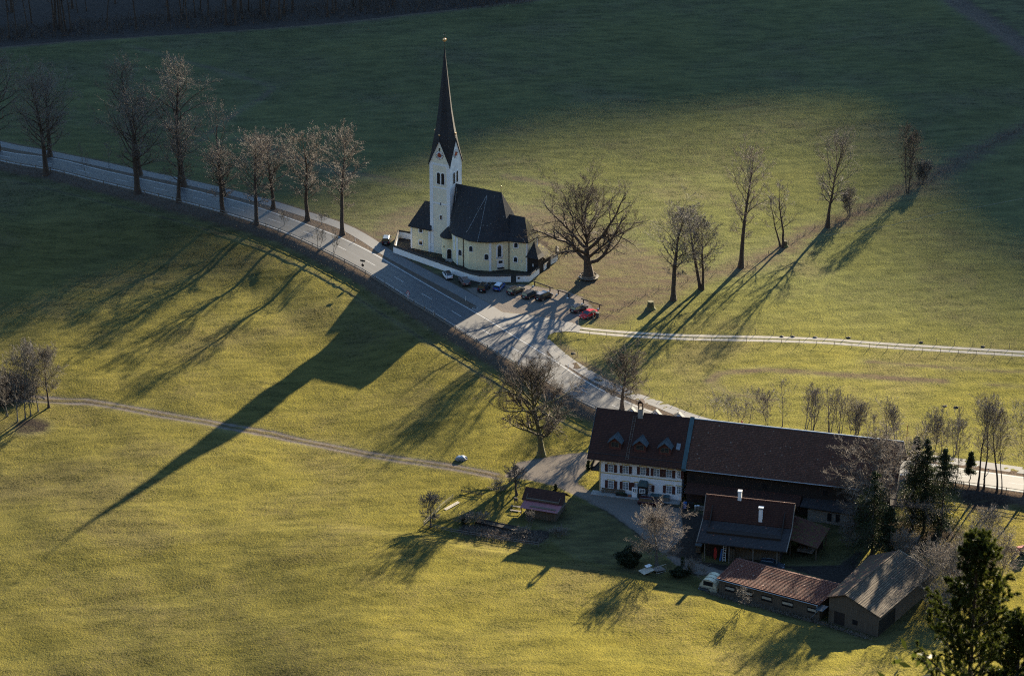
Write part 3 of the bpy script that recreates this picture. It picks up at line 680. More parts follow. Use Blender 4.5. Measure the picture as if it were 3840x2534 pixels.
k1 = [(ee[0][0]+.03, ee[0][1]+.05, WH), (ee[1][0]+.03, ee[1][1]-.05, WH)]
m1 = [tuple(k1[0][i]+(eh[i]-k1[0][i])*.22-(.3 if i == 2 else 0)+(.02 if i == 0 else 0) for i in range(3)), tuple(k1[1][i]+(eh[i]-k1[1][i])*.22-(.3 if i == 2 else 0)+(.02 if i == 0 else 0) for i in range(3))]
m2 = [tuple(k1[0][i]+(eh[i]-k1[0][i])*.6-(.09 if i == 2 else 0)+(.03 if i == 0 else 0) for i in range(3)), tuple(k1[1][i]+(eh[i]-k1[1][i])*.6-(.09 if i == 2 else 0)+(.03 if i == 0 else 0) for i in range(3))]
MB().face([k1[0], k1[1], m1[1], m1[0]]).face([m1[0], m1[1], m2[1], m2[0]]).face([m2[0], m2[1], eh]).build('mossy_hip', M['shingle_moss'], croof, 'east slope of the choir roof overgrown with yellow moss')
f = MB().tube([(17.1, ax, 16.6), (17.1, ax, 18.0)], .05, 5).build('roof_finial', M['iron'], nroof)
MB().ball((17.1, ax, 18.1), .2).build('finial_ball', M['gold'], nroof, smooth=True)
# a thin lightning conductor with insulators over the roof
def roof_pt(px, py, yy):
    q = CF.plane(px_ if False else (px, py), (0, yy), (0, 1)); return q
# pale streaks: lightning conductor on the nave roof
def onroof(x, y):                                      # height of near nave slope (x inside ridge span)
    a = min(ep, key=lambda p: abs(p[0]-x)+(0 if p[1] < ax else 99)); y0 = a[1]; t = (y-y0)/(ax-y0)
    z = (WH-.05)+(16.75-WH+.05)*t; k = .45*(t/.22) if t < .22 else (.45-.315*(t-.22)/.38 if t < .6 else .135*(1-(t-.6)/.4)); return z-k+.07
lc = MB()
for (x0, t0), (x1, t1) in (((13.9, .88), (11.6, .02)), ((14.0, .86), (15.4, .0)), ((5.7, .9), (6.6, .12))):
    pts = []
    for k in range(13):
        t = k/12; x = x0+(x1-x0)*t; tt = t0+(t1-t0)*t; a = min(ep, key=lambda p: abs(p[0]-x)+(0 if p[1] < ax else 99)); y = a[1]+(ax-a[1])*tt; pts.append((x, y, onroof(x, y)))
    lc.tube(pts, .035, 4)
    for q in pts[::2]: lc.ball(q, .09, nu=5, nv=4)
lc.build('lightning_conductor', M['metal_pale'], nroof)
# white pilaster strips, downpipes
class Strips:                                          # every strip its own part
    def slab(s, *a): MB().slab(*a).build('pilaster', M['white'], ch)
    def box(s, *a): MB().box(*a).build('pilaster', M['white'], ch)
pi_ = Strips()
def on_plan(p):                                        # foot point on the wall from a pixel
    return CF.gl(p)
def strip_at(q, N, wd, m, z1=WH-.1, o=.05):
    T = (-N[1], N[0]); m.slab([(q[0]-T[0]*wd/2-N[0]*.05, q[1]-T[1]*wd/2-N[1]*.05, 0), (q[0]+T[0]*wd/2-N[0]*.05, q[1]+T[1]*wd/2-N[1]*.05, 0), (q[0]+T[0]*wd/2-N[0]*.05, q[1]+T[1]*wd/2-N[1]*.05, z1), (q[0]-T[0]*wd/2-N[0]*.05, q[1]-T[1]*wd/2-N[1]*.05, z1)], .05+o, (N[0], N[1], 0))
def nrm(i):
    a, b = plan[i-1], plan[i+1]; l = math.dist(a, b); return ((b[1]-a[1])/l, -(b[0]-a[0])/l)
strip_at(plan[3], nrm(3), .5, pi_); strip_at(plan[8], nrm(8), .55, pi_); strip_at((ce[0]-.28, ce[1]-.0), (0,-1), .5, pi_); strip_at((ce[0], ce[1]+.3), (1,0), .5, pi_)
pi_.box(ce[0]-.02, ce[0]+.06, 2*ax-ce[1]-.4, 2*ax-ce[1]+.02, 0, WH-.1)
for i, o_ in ((4, .12), (11, .12)):
    q = plan[i]; N = nrm(i); x, y = q[0]+N[0]*o_, q[1]+N[1]*o_
    MB().tube([(x+N[0]*.35, y+N[1]*.35, WH-.15), (x, y, WH-.55), (x, y, .1)], .085, 6).build('downpipe', M['copper'], ch)
def seg_for(p):                                        # wall segment hit by the pixel: nearest plan segment to the ray
    best = None
    for i in range(2, 13):
        P0, P1 = plan[i], plan[i+1]; q, T, N = wallhit(CF, p, P0, P1); L = math.dist(P0, P1); t = ((q[0]-P0[0])*T[0]+(q[1]-P0[1])*T[1])/L
        pen = max(0, -t, t-1)
        if best is None or pen < best[0]: best = (pen, q, T, N)
    return best[1:]
for p, wd, ht, su, ar in (((1018,1085), .95, 1.35, .10, .8), ((1145,1040), .85, 1.25, .09, .8), ((1327,1136), .9, 1.35, .09, .8), ((1673,998), .80, 1.15, .20, .9), ((1668,1166), .80, 1.15, .20, .9), ((1743,1185), .16, .3, .04, 0)):
    q, T, N = seg_for(c1(*p)); window(ch, q, T, N, wd, ht, M['glass'], ar, su, M['white'])
q, T, N = seg_for(c1(1478,1068)); window(ch, q, T, N, .85, 2.75, M['glass'], .95, .36, M['white'], 'tall_window')
for s_ in (-1,):
    MB().slab([(q[0]+T[0]*1.0*math.cos(a)*.78+N[0]*.03, q[1]+T[1]*1.0*math.cos(a)*.78+N[1]*.03, q[2]-1.35+math.sin(a)*.55) for a in [math.pi+math.pi*j/8 for j in range(9)]], .05, (N[0], N[1], 0)).build('window_apron', M['white'], ch)
q, T, N = seg_for(c1(1490,1225)); 
nb = MB()
def npt(u, v, o): return (q[0]+T[0]*u+N[0]*o, q[1]+T[1]*u+N[1]*o, q[2]+v)
nb.slab([npt(-.85,-1.2,.02), npt(.85,-1.2,.02), npt(.85,1.15,.02), npt(-.85,1.15,.02)], .06, (N[0], N[1], 0)); nic = nb.build('niche', M['white'], ch)
MB().slab([npt(-.45,.35,.09), npt(.45,.35,.09), npt(.45,.95,.09), npt(-.45,.95,.09)], .02, (N[0], N[1], 0)).build('niche_opening', M['black'], nic)
MB().slab([npt(-.75,-.95,.09), npt(.75,-.95,.09), npt(.75,-.65,.09), npt(-.75,-.65,.09)], .25, (N[0], N[1], 0)).build('flower_trough', M['wood_dark'], nic)
# stair turret with half-cone roof
tc_ = (5.35, -.45); tr_ = 1.75
tp = [(tc_[0]+tr_*math.cos(a), tc_[1]+tr_*math.sin(a)) for a in [math.pi*.95+math.pi*1.02*j/14 for j in range(15)]]+[(7.2, 1.5), (5.3, 1.5)]
tur = MB().prism(tp, 0, 5.35).build('stair_turret', M['cream'], ch)
te = [(tc_[0]+(tr_+.45)*math.cos(a), tc_[1]+(tr_+.45)*math.sin(a), 5.3) for a in [math.pi*.9+math.pi*1.12*j/16 for j in range(17)]]
tm_ = MB(); ap = (6.7, 1.6, 8.9)
for a, b in zip(te[:-1], te[1:]):
    ma_ = tuple(a[i]+(ap[i]-a[i])*.35+(.25 if i == 2 else 0) for i in range(3)); mb_ = tuple(b[i]+(ap[i]-b[i])*.35+(.25 if i == 2 else 0) for i in range(3))
    tm_.face([a, b, mb_, ma_]); tm_.face([ma_, mb_, ap]); tm_.face([(a[0],a[1],a[2]-.2), (b[0],b[1],b[2]-.2), b, a])
tm_.face([(x,y,z-.2) for x,y,z in te]); tm_.build('turret_roof', M['shingle'], tur)
window(ch, (tc_[0]-.45, tc_[1]-tr_-.0, 3.0), (1,0), (0,-1), .2, .35, M['black'], 0, .04, M['cream'], 'slit_window')
dq = CF.gl(c1(900,1150)); window(ch, (6.15, -1.98, 1.28), (.86,.5), (.5,-.86), 1.0, 2.5, M['wood_dark'], .9, .16, M['white'], 'church_door')
MB().box(5.9, 7.6, -3.3, -1.8, 0, .25).build('door_step', M['concrete'], ch)
# blind white niche left of the first pilaster
a0, a1 = plan[2], plan[3]; l = math.dist(a0, a1); T = ((a1[0]-a0[0])/l, (a1[1]-a0[1])/l); N = (T[1], -T[0])
window(ch, (a0[0]+T[0]*.6, a0[1]+T[1]*.6, 4.9), T, N, .7, 3.6, M['white'], .9, .02, M['white'], 'blind_niche')
# west annex
ax0, ax1, ay0, ay1 = -5.2, .25, -.12, 5.3
MB().box(ax0, ax1-.26, ay0, ay1, 0, 5.6).build('annex_wall', M['cream'], ch)
ar = MB(); o_ = .45; E_ = [(ax0-o_, ay0-o_), (ax1+.1, ay0-o_), (ax1+.1, ay1+o_), (ax0-o_, ay1+o_)]; zr = 11.1
r0_, r1_ = (-2.9, ax, zr), (0.3, ax, zr)
def P3(p, z): return (p[0], p[1], z)
z0 = 5.55
ar.face([P3(E_[0], z0), P3(E_[1], z0), r1_, r0_]).face([P3(E_[2], z0), P3(E_[3], z0), r0_, r1_]).face([P3(E_[3], z0), P3(E_[0], z0), r0_]).face([P3(E_[1], z0), P3(E_[2], z0), r1_])
ar.prism([(a, b) for a, b in E_], z0-.25, z0-.001)
ar.build('annex_roof', M['shingle'], ch)
MB().box(ax0-.03, ax0+.4, ay0-.04, ay0+.3, 0, 5.45).build('annex_corner_strip', M['white'], ch); MB().box(ax1-.75, ax1-.20, ay0-.04, ay0+.02, 0, 5.3).build('annex_corner_strip', M['white'], ch)
for p in ((557,822), (557,965)):
    q, T, N = wallhit(CF, c1(*p), (ax0, ay0), (ax1, ay0)); window(ch, q, T, N, .82, 1.05, M['glass'], .35, .18, M['white'])
# timber porch at the choir corner
pq = MB().box(25.25, 28.0, .2, 2.5, 0, 3.7).box(25.25, 27.9, 2.5, 6.2, 0, 2.7)
pr_ = pq.build('porch', M['wood_dark'], ch)
pa = (26.3, 1.4, 7.2)
pe = [(24.9, -.2), (28.3, -.2), (28.3, 2.9), (24.9, 2.9)]; pm = MB()
for i in range(4):
    a, b = P3(pe[i], 3.6), P3(pe[(i+1) % 4], 3.6); am = tuple(a[k]+(pa[k]-a[k])*.3-(.35 if k == 2 else 0) for k in range(3)); bm = tuple(b[k]+(pa[k]-b[k])*.3-(.35 if k == 2 else 0) for k in range(3))
    pm.face([a, b, bm, am]).face([am, bm, pa])
pm.face([P3(p, 3.6) for p in pe]); pm.build('porch_roof', M['shingle'], pr_)
MB().slab([(24.9, 2.9, 4.7), (24.9, 6.6, 4.7), (28.4, 6.6, 2.7), (28.4, 2.9, 2.7)], .15, (0,0,-1)).build('lean_to_roof', M['shingle_moss'], pr_)
window(pr_, (26.7, .2, 1.9), (1,0), (0,-1), .25, .7, M['sign_white'], 0, .03, M['wood'], 'notice_board')
# ---------------------------------------------------------------- churchyard wall
def wall_seg(parts, P, h, t, mat, capm, par, capw=.5):
    m = MB(); c = MB(); n_ = len(P); L = offset(P, t/2); Rr = offset(P, -t/2); Lc = offset(P, capw); Rc = offset(P, -capw)
    for i in range(n_-1):
        m.slab([(*L[i], 0), (*L[i+1], 0), (*Rr[i+1], 0), (*Rr[i], 0)], h, (0,0,1))
        c.slab([(*Lc[i], h-.02), (*Lc[i+1], h-.02), (*P[i+1], h+.33), (*P[i], h+.33)], .05, (0,0,-1)); c.slab([(*P[i], h+.33), (*P[i+1], h+.33), (*Rc[i+1], h-.02), (*Rc[i], h-.02)], .05, (0,0,-1))
    m.build('wall', mat, par); c.build('wall_coping', capm, par)
wp = [CF.gl(c1(*p)) for p in ((243,1085), (500,1178), (815,1290), (1040,1372), (1130,1402), (1240,1428), (1430,1432), (1612,1427))]
back = CF.gl(c1(290,905))
cyw = thing('churchyard_wall', 'long white churchyard wall with dark shingled coping running behind the parked cars', 'wall', CF.o, -CF.yaw)
wall_seg(None, [(-5.3, 4.6), (back[0]+.1, back[1]), wp[0]]+wp[1:], 1.55, .35, M['white'], M['wallcap'], cyw, .30)
cyw2 = thing('churchyard_wall', 'short white wall piece right of the churchyard gate bending back to the wooden porch', 'wall', CF.o, -CF.yaw)
wp2 = [CF.gl(c1(*p)) for p in ((1675,1425), (1825,1426), (1938,1334))]
wall_seg(None, wp2, 1.55, .35, M['white'], M['wallcap'], cyw2, .30)
q = wp2[0]; T = (wp2[1][0]-q[0], wp2[1][1]-q[1]); l = math.hypot(*T); T = (T[0]/l, T[1]/l); N = (T[1], -T[0])
window(cyw2, (q[0]+T[0]*.55+N[0]*.18, q[1]+T[1]*.55+N[1]*.18, .95), T, N, .42, .3, M['black'], 0, .02, M['iron'], 'notice_plate', out=.02)
cyw3 = thing('churchyard_wall', 'weathered wall with shingled coping behind the choir, east of the wooden porch', 'wall', CF.o, -CF.yaw)
wp3 = [CF.gl(c1(2040,1245)), CF.gl(c1(2152,1180)), (25.5, 13.5)]
wall_seg(None, [(28.05, 2.6)]+wp3, 1.5, .35, M['white_old'], M['wallcap'], cyw3, .42)

# ================================================================ FARM
FZ = -1.3
def gable_roof(x0, x1, ye, ze, yr, zr, yf, zf, t=.25):
    """two slabs, near eave ye/ze, ridge yr/zr, far eave yf/zf"""
    m = MB(); m.slab([(x0, ye, ze), (x1, ye, ze), (x1, yr, zr), (x0, yr, zr)], t, (0,0,-1)); m.slab([(x0, yr, zr), (x1, yr, zr), (x1, yf, zf), (x0, yf, zf)], t, (0,0,-1)); return m
HF = Frame(16.7, -71.89, FZ, 15.0)
fh = thing('farmhouse', 'white farmhouse with brown shutters and steep dark red roof with three dormers', 'house', HF.o, -HF.yaw)
HW, HD, ZE, ZR = 16.0, 12.46, 7.36, 14.6; SLP = (ZR-ZE)/(6.23+1.2)
hw = MB().box(0, HW, 0, HD, 0, 8.45)
for x0 in (0, HW-.3): hw.slab([(x0, 0, 8.4), (x0, HD, 8.4), (x0, HD/2, ZR-.35)], .3, (1,0,0))
hwall = hw.build('wall', M['farm_white'], fh)
froof = gable_roof(-2.16, HW+.1, -1.2, ZE, 6.23, ZR, 13.66, ZE).build('roof', M['tile_house'], fh)
MB().slab([(-2.2,-1.28,ZE-.28), (-2.2,-1.28,ZE+.1), (-2.2,6.23,ZR+.1), (-2.2,6.23,ZR-.3)], .1, (1,0,0)).build('verge_board', M['metal_dormer'], froof)
MB().box(-2.1, HW, -1.36, -1.22, ZE-.22, ZE-.08).build('gutter', M['copper'], froof)
MB().slab([(HW+.12,-1.3,ZE+.05), (HW+.95,-1.3,ZE+.05), (HW+.95,6.23,ZR+.25), (HW+.12,6.23,ZR+.25)], .5, (0,0,-1)).slab([(HW+.12,6.23,ZR+.25), (HW+.95,6.23,ZR+.25), (HW+.95,13.7,ZE+.1), (HW+.12,13.7,ZE+.1)], .5, (0,0,-1)).build('fire_wall_coping', M['metal_teal'], froof)
def zroof(y): return ZE+(y+1.2)*SLP
for dxp in (515, 820, 1125):                            # near dormers
    q = HF.plane(c4(dxp-5, 690), (0, .45), (0,-1)); x = q[0]
    d = MB().prism([(x-1.15,.45),(x+1.15,.45),(x+1.15,2.6),(x-1.15,2.6)], zroof(.45)-.3, 10.55).slab([(x-1.15,.45,10.55),(x+1.15,.45,10.55),(x,.45,11.35)], 2.2, (0,1,0)).build('dormer', plain('dormer_tile_cheeks', (.11,.040,.033), .8, .3, 2), froof)
    MB().slab([(x-1.38,.05,10.3),(x,.05,11.45),(x,3.2,11.45),(x-1.38,2.8,10.3)], .1).slab([(x,.05,11.45),(x+1.38,.05,10.3),(x+1.38,2.8,10.3),(x,3.2,11.45)], .1).build('dormer_roof', M['metal_dormer'], d)
    window(d, (x, .45, 10.0), (1,0), (0,-1), 1.35, .8, M['glass'], 0, .1, M['wood'], 'dormer_window', cross=True)
for dxp, dyp in ((712,166), (1010,194), (1290,224)):                           # far dormers, seen over the ridge
    q = HF.plane(c4(dxp, dyp), (0, 7.0), (0,-1)); x = q[0]; zt = q[2]
    d = MB().slab([(x-.9,7.0,zt-1.1),(x+.9,7.0,zt-1.1),(x,7.0,zt-.08)], .7, (0,1,0)).build('dormer', M['white_old'], froof)
    MB().slab([(x-1.1,6.9,zt-1.12),(x,6.9,zt),(x,7.9,zt),(x-1.1,7.9,zt-1.12)], .06).slab([(x,6.9,zt),(x+1.1,6.9,zt-1.12),(x+1.1,7.9,zt-1.12),(x,7.9,zt)], .06).build('dormer_roof', M['metal_dormer'], d)
q = HF.plane(c4(826, 262), (0, 5.7), (0,-1)); cx = q[0]
cb = MB().box(cx-.5, cx+.5, 5.3, 6.2, 12.6, 15.6).build('chimney', M['concrete'], froof)
MB().box(cx-.5, cx-.32, 5.3, 6.2, 15.6, 16.9).box(cx+.32, cx+.5, 5.3, 6.2, 15.6, 16.9).slab([(cx-.65,5.15,16.9),(cx+.65,5.15,16.9),(cx+.05,5.15,17.5),(cx-.05,5.15,17.5)], 1.2, (0,1,0)).build('chimney_cap', M['tile_work'], cb)
# roof ladder
q0 = HF.plane(c4(757, 230), (0, 5.6), (0,-1))[0]; q1 = HF.plane(c4(655, 765), (0, -.9), (0,-1))[0]
ld = MB(); 
for s in (-.24, .24): ld.tube([(q0+s, 5.6, zroof(5.6)+.1), (q1+s, -.9, zroof(-.9)+.1)], .035, 4)
for k in range(27):
    t = (k+.5)/27; x = q0+(q1-q0)*t; y = 5.6-6.5*t; ld.tube([(x-.24, y, zroof(y)+.1), (x+.24, y, zroof(y)+.1)], .025, 4)
ld.build('roof_ladder', M['wood_grey'], froof)
sg = HF.plane(c4(1285, 665), (0, 1.6), (0,-1))[0]
MB().slab([(sg-.4,1.3,zroof(1.3)+.12),(sg+.4,1.3,zroof(1.3)+.12),(sg+.4,2.2,zroof(2.2)+.12),(sg-.4,2.2,zroof(2.2)+.12)], .1, (0,0,1)).build('skylight', M['glass_pale'], froof)
sn = MB()
for k in range(3): sn.tube([(-2.0, -.5+k*.02, zroof(-.5)+.12+.05*k), (HW, -.5+k*.02, zroof(-.5)+.12+.05*k)], .02, 4)
sn.build('snow_guard', M['iron'], froof)
WF = ((0,0),(HW,0))
def shut_window(p, sh=(1,1), h=1.5, w_=1.0, lab=None):
    q, T, N = wallhit(HF, p, *WF); pn = window(fh, q, T, N, w_, h, M['glass_pale'], 0, .1, M['white'], 'window', cross=True)
    for s, on in zip((-1, 1), sh):
        if on: MB().box(q[0]+s*(w_/2+.38)-.29, q[0]+s*(w_/2+.38)+.29, -.1, -.03, q[2]-h/2-.05, q[2]+h/2+.05).build('shutter', M['shutter'], pn)
    MB().box(q[0]-w_/2-.3, q[0]+w_/2+.3, -.06, -.01, q[2]+h/2+.12, q[2]+h/2+.3).build('window_lintel', M['ochre'], pn)
for p in ((462,897), (643,914), (855,932), (1022,950), (1173,965)): shut_window(c4(*p))
shut_window(c4(1293,975), (0,1), 1.5, .5)
for p in ((462,1094), (643,1112), (1173,1160)): shut_window(c4(*p))
shut_window(c4(775,1107), (1,0), .9, .5); shut_window(c4(935,1140), (0,1), 1.3, .5); shut_window(c4(1293,1165), (0,0), 1.4, .7)
MB().box(-.02, .22, -.05, 0, 0, 8.2).box(.22, HW, -.035, 0, 3.95, 4.15).box(.22, HW, -.035, 0, 7.5, 7.62).build('trim_band', M['ochre'], fh)
q = HF.plane(c4(845, 1160), (0,-1.2), (0,-1)); x = q[0]
pc = MB().box(x-.85, x+.85, -1.3, -.001, 0, 2.75).build('porch', M['wood_dark'], fh)
MB().loft([[(x-1.0, -1.5, z_), (x+1.0, -1.5, z_), (x+1.0, 0, z_), (x-1.0, 0, z_)] if k == 0 else [(x-.7, -1.3, z_), (x+.7, -1.3, z_), (x+.7, 0, z_), (x-.7, 0, z_)] for k, z_ in ((0,2.75),(1,3.45))]).build('porch_roof', M['metal_teal'], pc)
window(pc, (x, -1.3, 1.75), (1,0), (0,-1), 1.0, .8, M['glass'], 0, .08, M['white'], 'window', cross=True)
MB().box(x-2.05, x-1.05, -1.05, -.95, .15, 2.15).build('porch_door', M['white'], pc)
window(pc, (x-1.55, -1.05, 1.6), (1,0), (0,-1), .6, .65, M['glass'], 0, .06, M['white'], 'door_pane', cross=True)
MB().box(-1.3, HW, -1.9, -.0, -.05, .14).build('terrace', M['concrete'], fh)
bal = MB().box(-2.0, -.0, 1.0, 11.5, 3.7, 3.9).box(-2.05, -1.95, 1.0, 11.5, 3.9, 4.9).build('balcony', M['wood_dark'], fh)
# things in front of the house
def lw(F, x, y, z=0): return (F.o[0]+F.a[0]*x+F.b[0]*y, F.o[1]+F.a[1]*x+F.b[1]*y, F.o[2]+z)
b = thing('bench', 'long dark wooden bench against the white farmhouse wall left of its door', 'bench', lw(HF, 2.8, -.5, .14), -HF.yaw)
MB().box(-2.3, 2.3, -.25, .2, .40, .46).build('seat', M['wood'], b); MB().box(-2.3, 2.3, .22, .27, .5, .85).build('backrest', M['wood'], b)
for s in (-2, 2): MB().box(s-.05, s+.05, -.2, .2, 0, .40).build('leg', M['wood'], b)
b = thing('flower_trough', 'long dark planter box with evergreens left of the farmhouse door', 'planter', lw(HF, 4.6, -1.1, .14), -HF.yaw)
MB().box(-1.1, 1.1, -.2, .2, 0, .4).build('box', M['wood_dark'], b); MB().ball((0,0,.5), .32, 3.2, .8, .8, jit=.5).build('plants', M['hedge'], b)
tag(MB().box(-.28, .28, -.2, .2, 0, .35).build('crate', M['terracotta']), 'small orange crate beside the white door of the farmhouse', 'crate')
bpy.context.scene.collection.objects[-1].location = lw(HF, x-2.5, -1.0, .14)
b = thing('wood_store', 'low grey board shelter along the farmhouse wall right of the porch', 'shelter', lw(HF, 12.2, -.9, .14), -HF.yaw)
MB().box(-1.9, 1.6, -.5, .5, 0, .85).build('boards', M['wood_grey'], b); MB().box(-2.0, 1.7, -.6, .6, .85, .93).build('lid', M['metal_teal'], b)
# great barn
bn = thing('barn', 'long barn with patchy red tiled roof adjoining the farmhouse', 'barn', HF.o, -HF.yaw)
BX0, BX1 = HW+.96, 55.6
bw = MB().box(BX0, BX1, 0, HD, 3.2, 8.2)
for x0 in (BX1-.25,): bw.slab([(x0, 0, 8.15), (x0, HD, 8.15), (x0, HD/2, ZR-.6)], .25, (1,0,0))
bw.build('upper_wall', M['wood_dark'], bn); MB().box(BX0, BX1, .05, HD-.05, 0, 3.2).build('lower_wall', M['brick'], bn)
broof = gable_roof(BX0, 56.8, -1.2, ZE-.02, 6.23, ZR-.15, 13.66, ZE).build('roof', M['tile_barn'], bn)
MB().tube([(BX0,-1.3,ZE-.12), (56.7,-1.3,ZE-.12)], .09, 6).build('gutter', M['metal_pale'], broof)
MB().tube([(BX0,6.23,ZR-.1), (56.8,6.23,ZR-.1)], .14, 6).build('ridge_tiles', M['metal_pale'], broof)
MB().slab([(56.85,-1.25,ZE-.3), (56.85,-1.25,ZE+.1), (56.85,6.23,ZR), (56.85,6.23,ZR-.4)], .1, (-1,0,0)).slab([(56.85,6.23,ZR-.4), (56.85,6.23,ZR), (56.85,13.7,ZE+.1), (56.85,13.7,ZE-.3)], .1, (-1,0,0)).build('verge_board', M['wood_grey'], broof)
MB().slab([(BX0+.1,-2.4,2.9), (39,-2.4,2.9), (39,-.01,4.1), (BX0+.1,-.01,4.1)], .14, (0,0,-1)).build('lean_to_roof', M['tile_work'], bn)
for x in (17.6, 31.5, 43.0): MB().box(x, x+.9, -.06, -.01, 4.6, 5.6).build('hatch', M['black'], bn)
for x in (20, 25.5, 31, 36.5): MB().box(x, x+2.2, -.02, .045, .1, 2.5).build('barn_door', M['black'], bn)
# workshop
W_ = Frame(35.12, -100.30, FZ, 14.0)
ws = thing('workshop', 'open-fronted workshop with red and grey tiled roof and two white chimneys', 'workshop', W_.o, -W_.yaw)
zE, zM, zR = 3.85, 5.7, 9.4; yE, yM, yR = -.9, 5.04, 7.65
MB().box(0, 13.6, 1.6, 13.0, 0, 5.0).slab([(0,1.6,3.9), (0,13,3.9), (0,yR,8.8)], .2, (1,0,0)).slab([(13.6,1.6,3.9), (13.6,13,3.9), (13.6,yR,8.8)], .2, (-1,0,0)).build('wall', M['wood_dark'], ws)
wr = MB().slab([(-1.34,yM-.05,zM), (14.95,yM-.05,zM), (15.15,yR,zR), (-1.34,yR,zR)], .2, (0,0,-1)).slab([(-1.34,yR,zR), (15.15,yR,zR), (15.1,13.6,5.0), (-1.34,13.6,5.0)], .2, (0,0,-1)).build('upper_roof', M['tile_work'], ws)
MB().slab([(-1.34,yE,zE), (15.05,yE,zE), (14.95,yM,zM-.12), (-1.34,yM,zM-.12)], .2, (0,0,-1)).build('lower_roof', M['tile_grey'], ws)
for x0, z_ in ((-1.44, 0), (15.06, 0)): MB().slab([(x0,yE,zE-.25), (x0,yE,zE+.08), (x0,yM,zM+.05), (x0,yR,zR+.10), (x0,yR,zR-.25), (x0,yM,zM-.3)], .16, (1,0,0)).build('verge_board', M['wood_grey'], wr)
MB().tube([(-1.34,yR,zR+.04), (15.15,yR,zR+.04)], .13, 6).build('ridge_tiles', M['tile_long'], wr)  # brighter tile colour stands in for sunlight along the ridge
q = W_.plane(c5(815,255), (0, yR), (0,-1)); cm = MB().box(q[0]-.33, q[0]+.33, yR-.3, yR+.3, zR-.6, zR+1.25).build('chimney', M['white'], wr, 'white chimney on the workshop ridge'); MB().box(q[0]-.38, q[0]+.38, yR-.36, yR+.36, zR+1.25, zR+1.55).build('chimney_cap', M['white'], cm)
q = W_.plane(c5(1045,490), (0, 5.5), (0,-1)); cm = MB().box(q[0]-.33, q[0]+.33, 5.3, 5.95, 5.8, 8.75).build('chimney', M['white'], wr, 'tall white chimney rising from the workshop roof slope'); MB().box(q[0]-.44, q[0]+.50, 5.2, 6.05, 8.75, 9.05).build('chimney_cap', M['metal_pale'], cm)
for x in (.1, 4.6, 9.0, 13.4): MB().box(x-.09, x+.09, -.6, -.42, 0, 3.75).build('post', M['wood_grey'], ws)
MB().box(5.3, 13.6, 1.5, 1.59, .3, 2.8).build('workshop_front', M['wood'], ws)
def at5(x, y): return g(*c5(x, y))
t = thing('canoe', 'red upturned canoe leaning in the open front of the workshop', 'canoe', lw(W_, 1.9, .6), -W_.yaw)
MB().loft([[(sx*.28*s, -.12, z), (sx*.28*s if False else 0, .22*s+.0, z), (-sx*.28*s, -.12, z)] for sx in (1,) for s, z in ((.25,0), (1,.5), (1,1.9), (.25,2.5))]).build('hull', M['red_paint'], t)
t = thing('ladder', 'white ladder leaning upright in the workshop front beside the red canoe', 'ladder', lw(W_, 3.6, .3), -W_.yaw)
for s in (-.25, .25): MB().tube([(s,-.25,0), (s,.25,3.0)], .045, 4).build('rail', M['white'], t)
lr = MB()
for k in range(9): lr.tube([(-.25,-.25+.055*(k+.5),.33*(k+.5)), (.25,-.25+.055*(k+.5),.33*(k+.5))], .03, 4)
lr.build('rung', M['white'], t)
t = thing('board_stack', 'upright brown boards leaning in the workshop front right of the ladder', 'boards', lw(W_, 4.9, .5), -W_.yaw)
for k in range(3): MB().box(-.6+k*.4, -.25+k*.4, -.05, .05, 0, 2.7-.1*k).build('board', M['wood'], t)
t = thing('warning_sign', 'red and white warning triangle standing on the workshop floor', 'sign', lw(W_, 6.6, -.2), -W_.yaw)
MB().slab([(-.45,0,.2),(.45,0,.2),(0,0,1.0)], .03, (0,-1,0)).build('sign_border', M['sign_red'], t); MB().slab([(-.27,-.035,.3),(.27,-.035,.3),(0,-.035,.8)], .01, (0,-1,0)).build('sign_face', M['sign_white'], t); MB().tube([(0,.03,0),(0,.03,1.5)], .03, 5).build('post', M['metal_pale'], t)
t = thing('blue_board', 'blue folded board leaning between the canoe and the ladder', 'board', lw(W_, 2.9, .5), -W_.yaw); MB().slab([(-.2,-.3,0),(.15,-.3,0),(.3,.2,2.2),(.05,.2,2.2)], .06, (0,1,0)).build('panel', M['blue'], t)
def rows(name, P0, P1, P2, P3, n, mat, par, t=.07, jit=.006, label=None):
    """courses of tiles from eave P0-P1 to ridge P3-P2; every course overlaps the one below"""
    P0, P1, P2, P3 = map(Vector, (P0, P1, P2, P3)); m = MB(); nrm_ = (P1-P0).cross(P3-P0).normalized()
    for k in range(n):
        a, b = k/n, (k+1.12)/n if k < n-1 else 1.0; A0 = P0.lerp(P3, a); B0 = P1.lerp(P2, a); A1 = P0.lerp(P3, b); B1 = P1.lerp(P2, b); j = nrm_*(rnd.uniform(-jit, jit))
        m.v += [tuple(A0+j), tuple(B0+j), tuple(B0+nrm_*t+j), tuple(A0+nrm_*t+j), tuple(B1+nrm_*.005), tuple(A1+nrm_*.005)]; i = len(m.v)-6
        m.f += [(i, i+1, i+2, i+3), (i+3, i+2, i+4, i+5), (i, i+3, i+5), (i+1, i+4, i+2)]
    return m.build(name, mat, par, label)
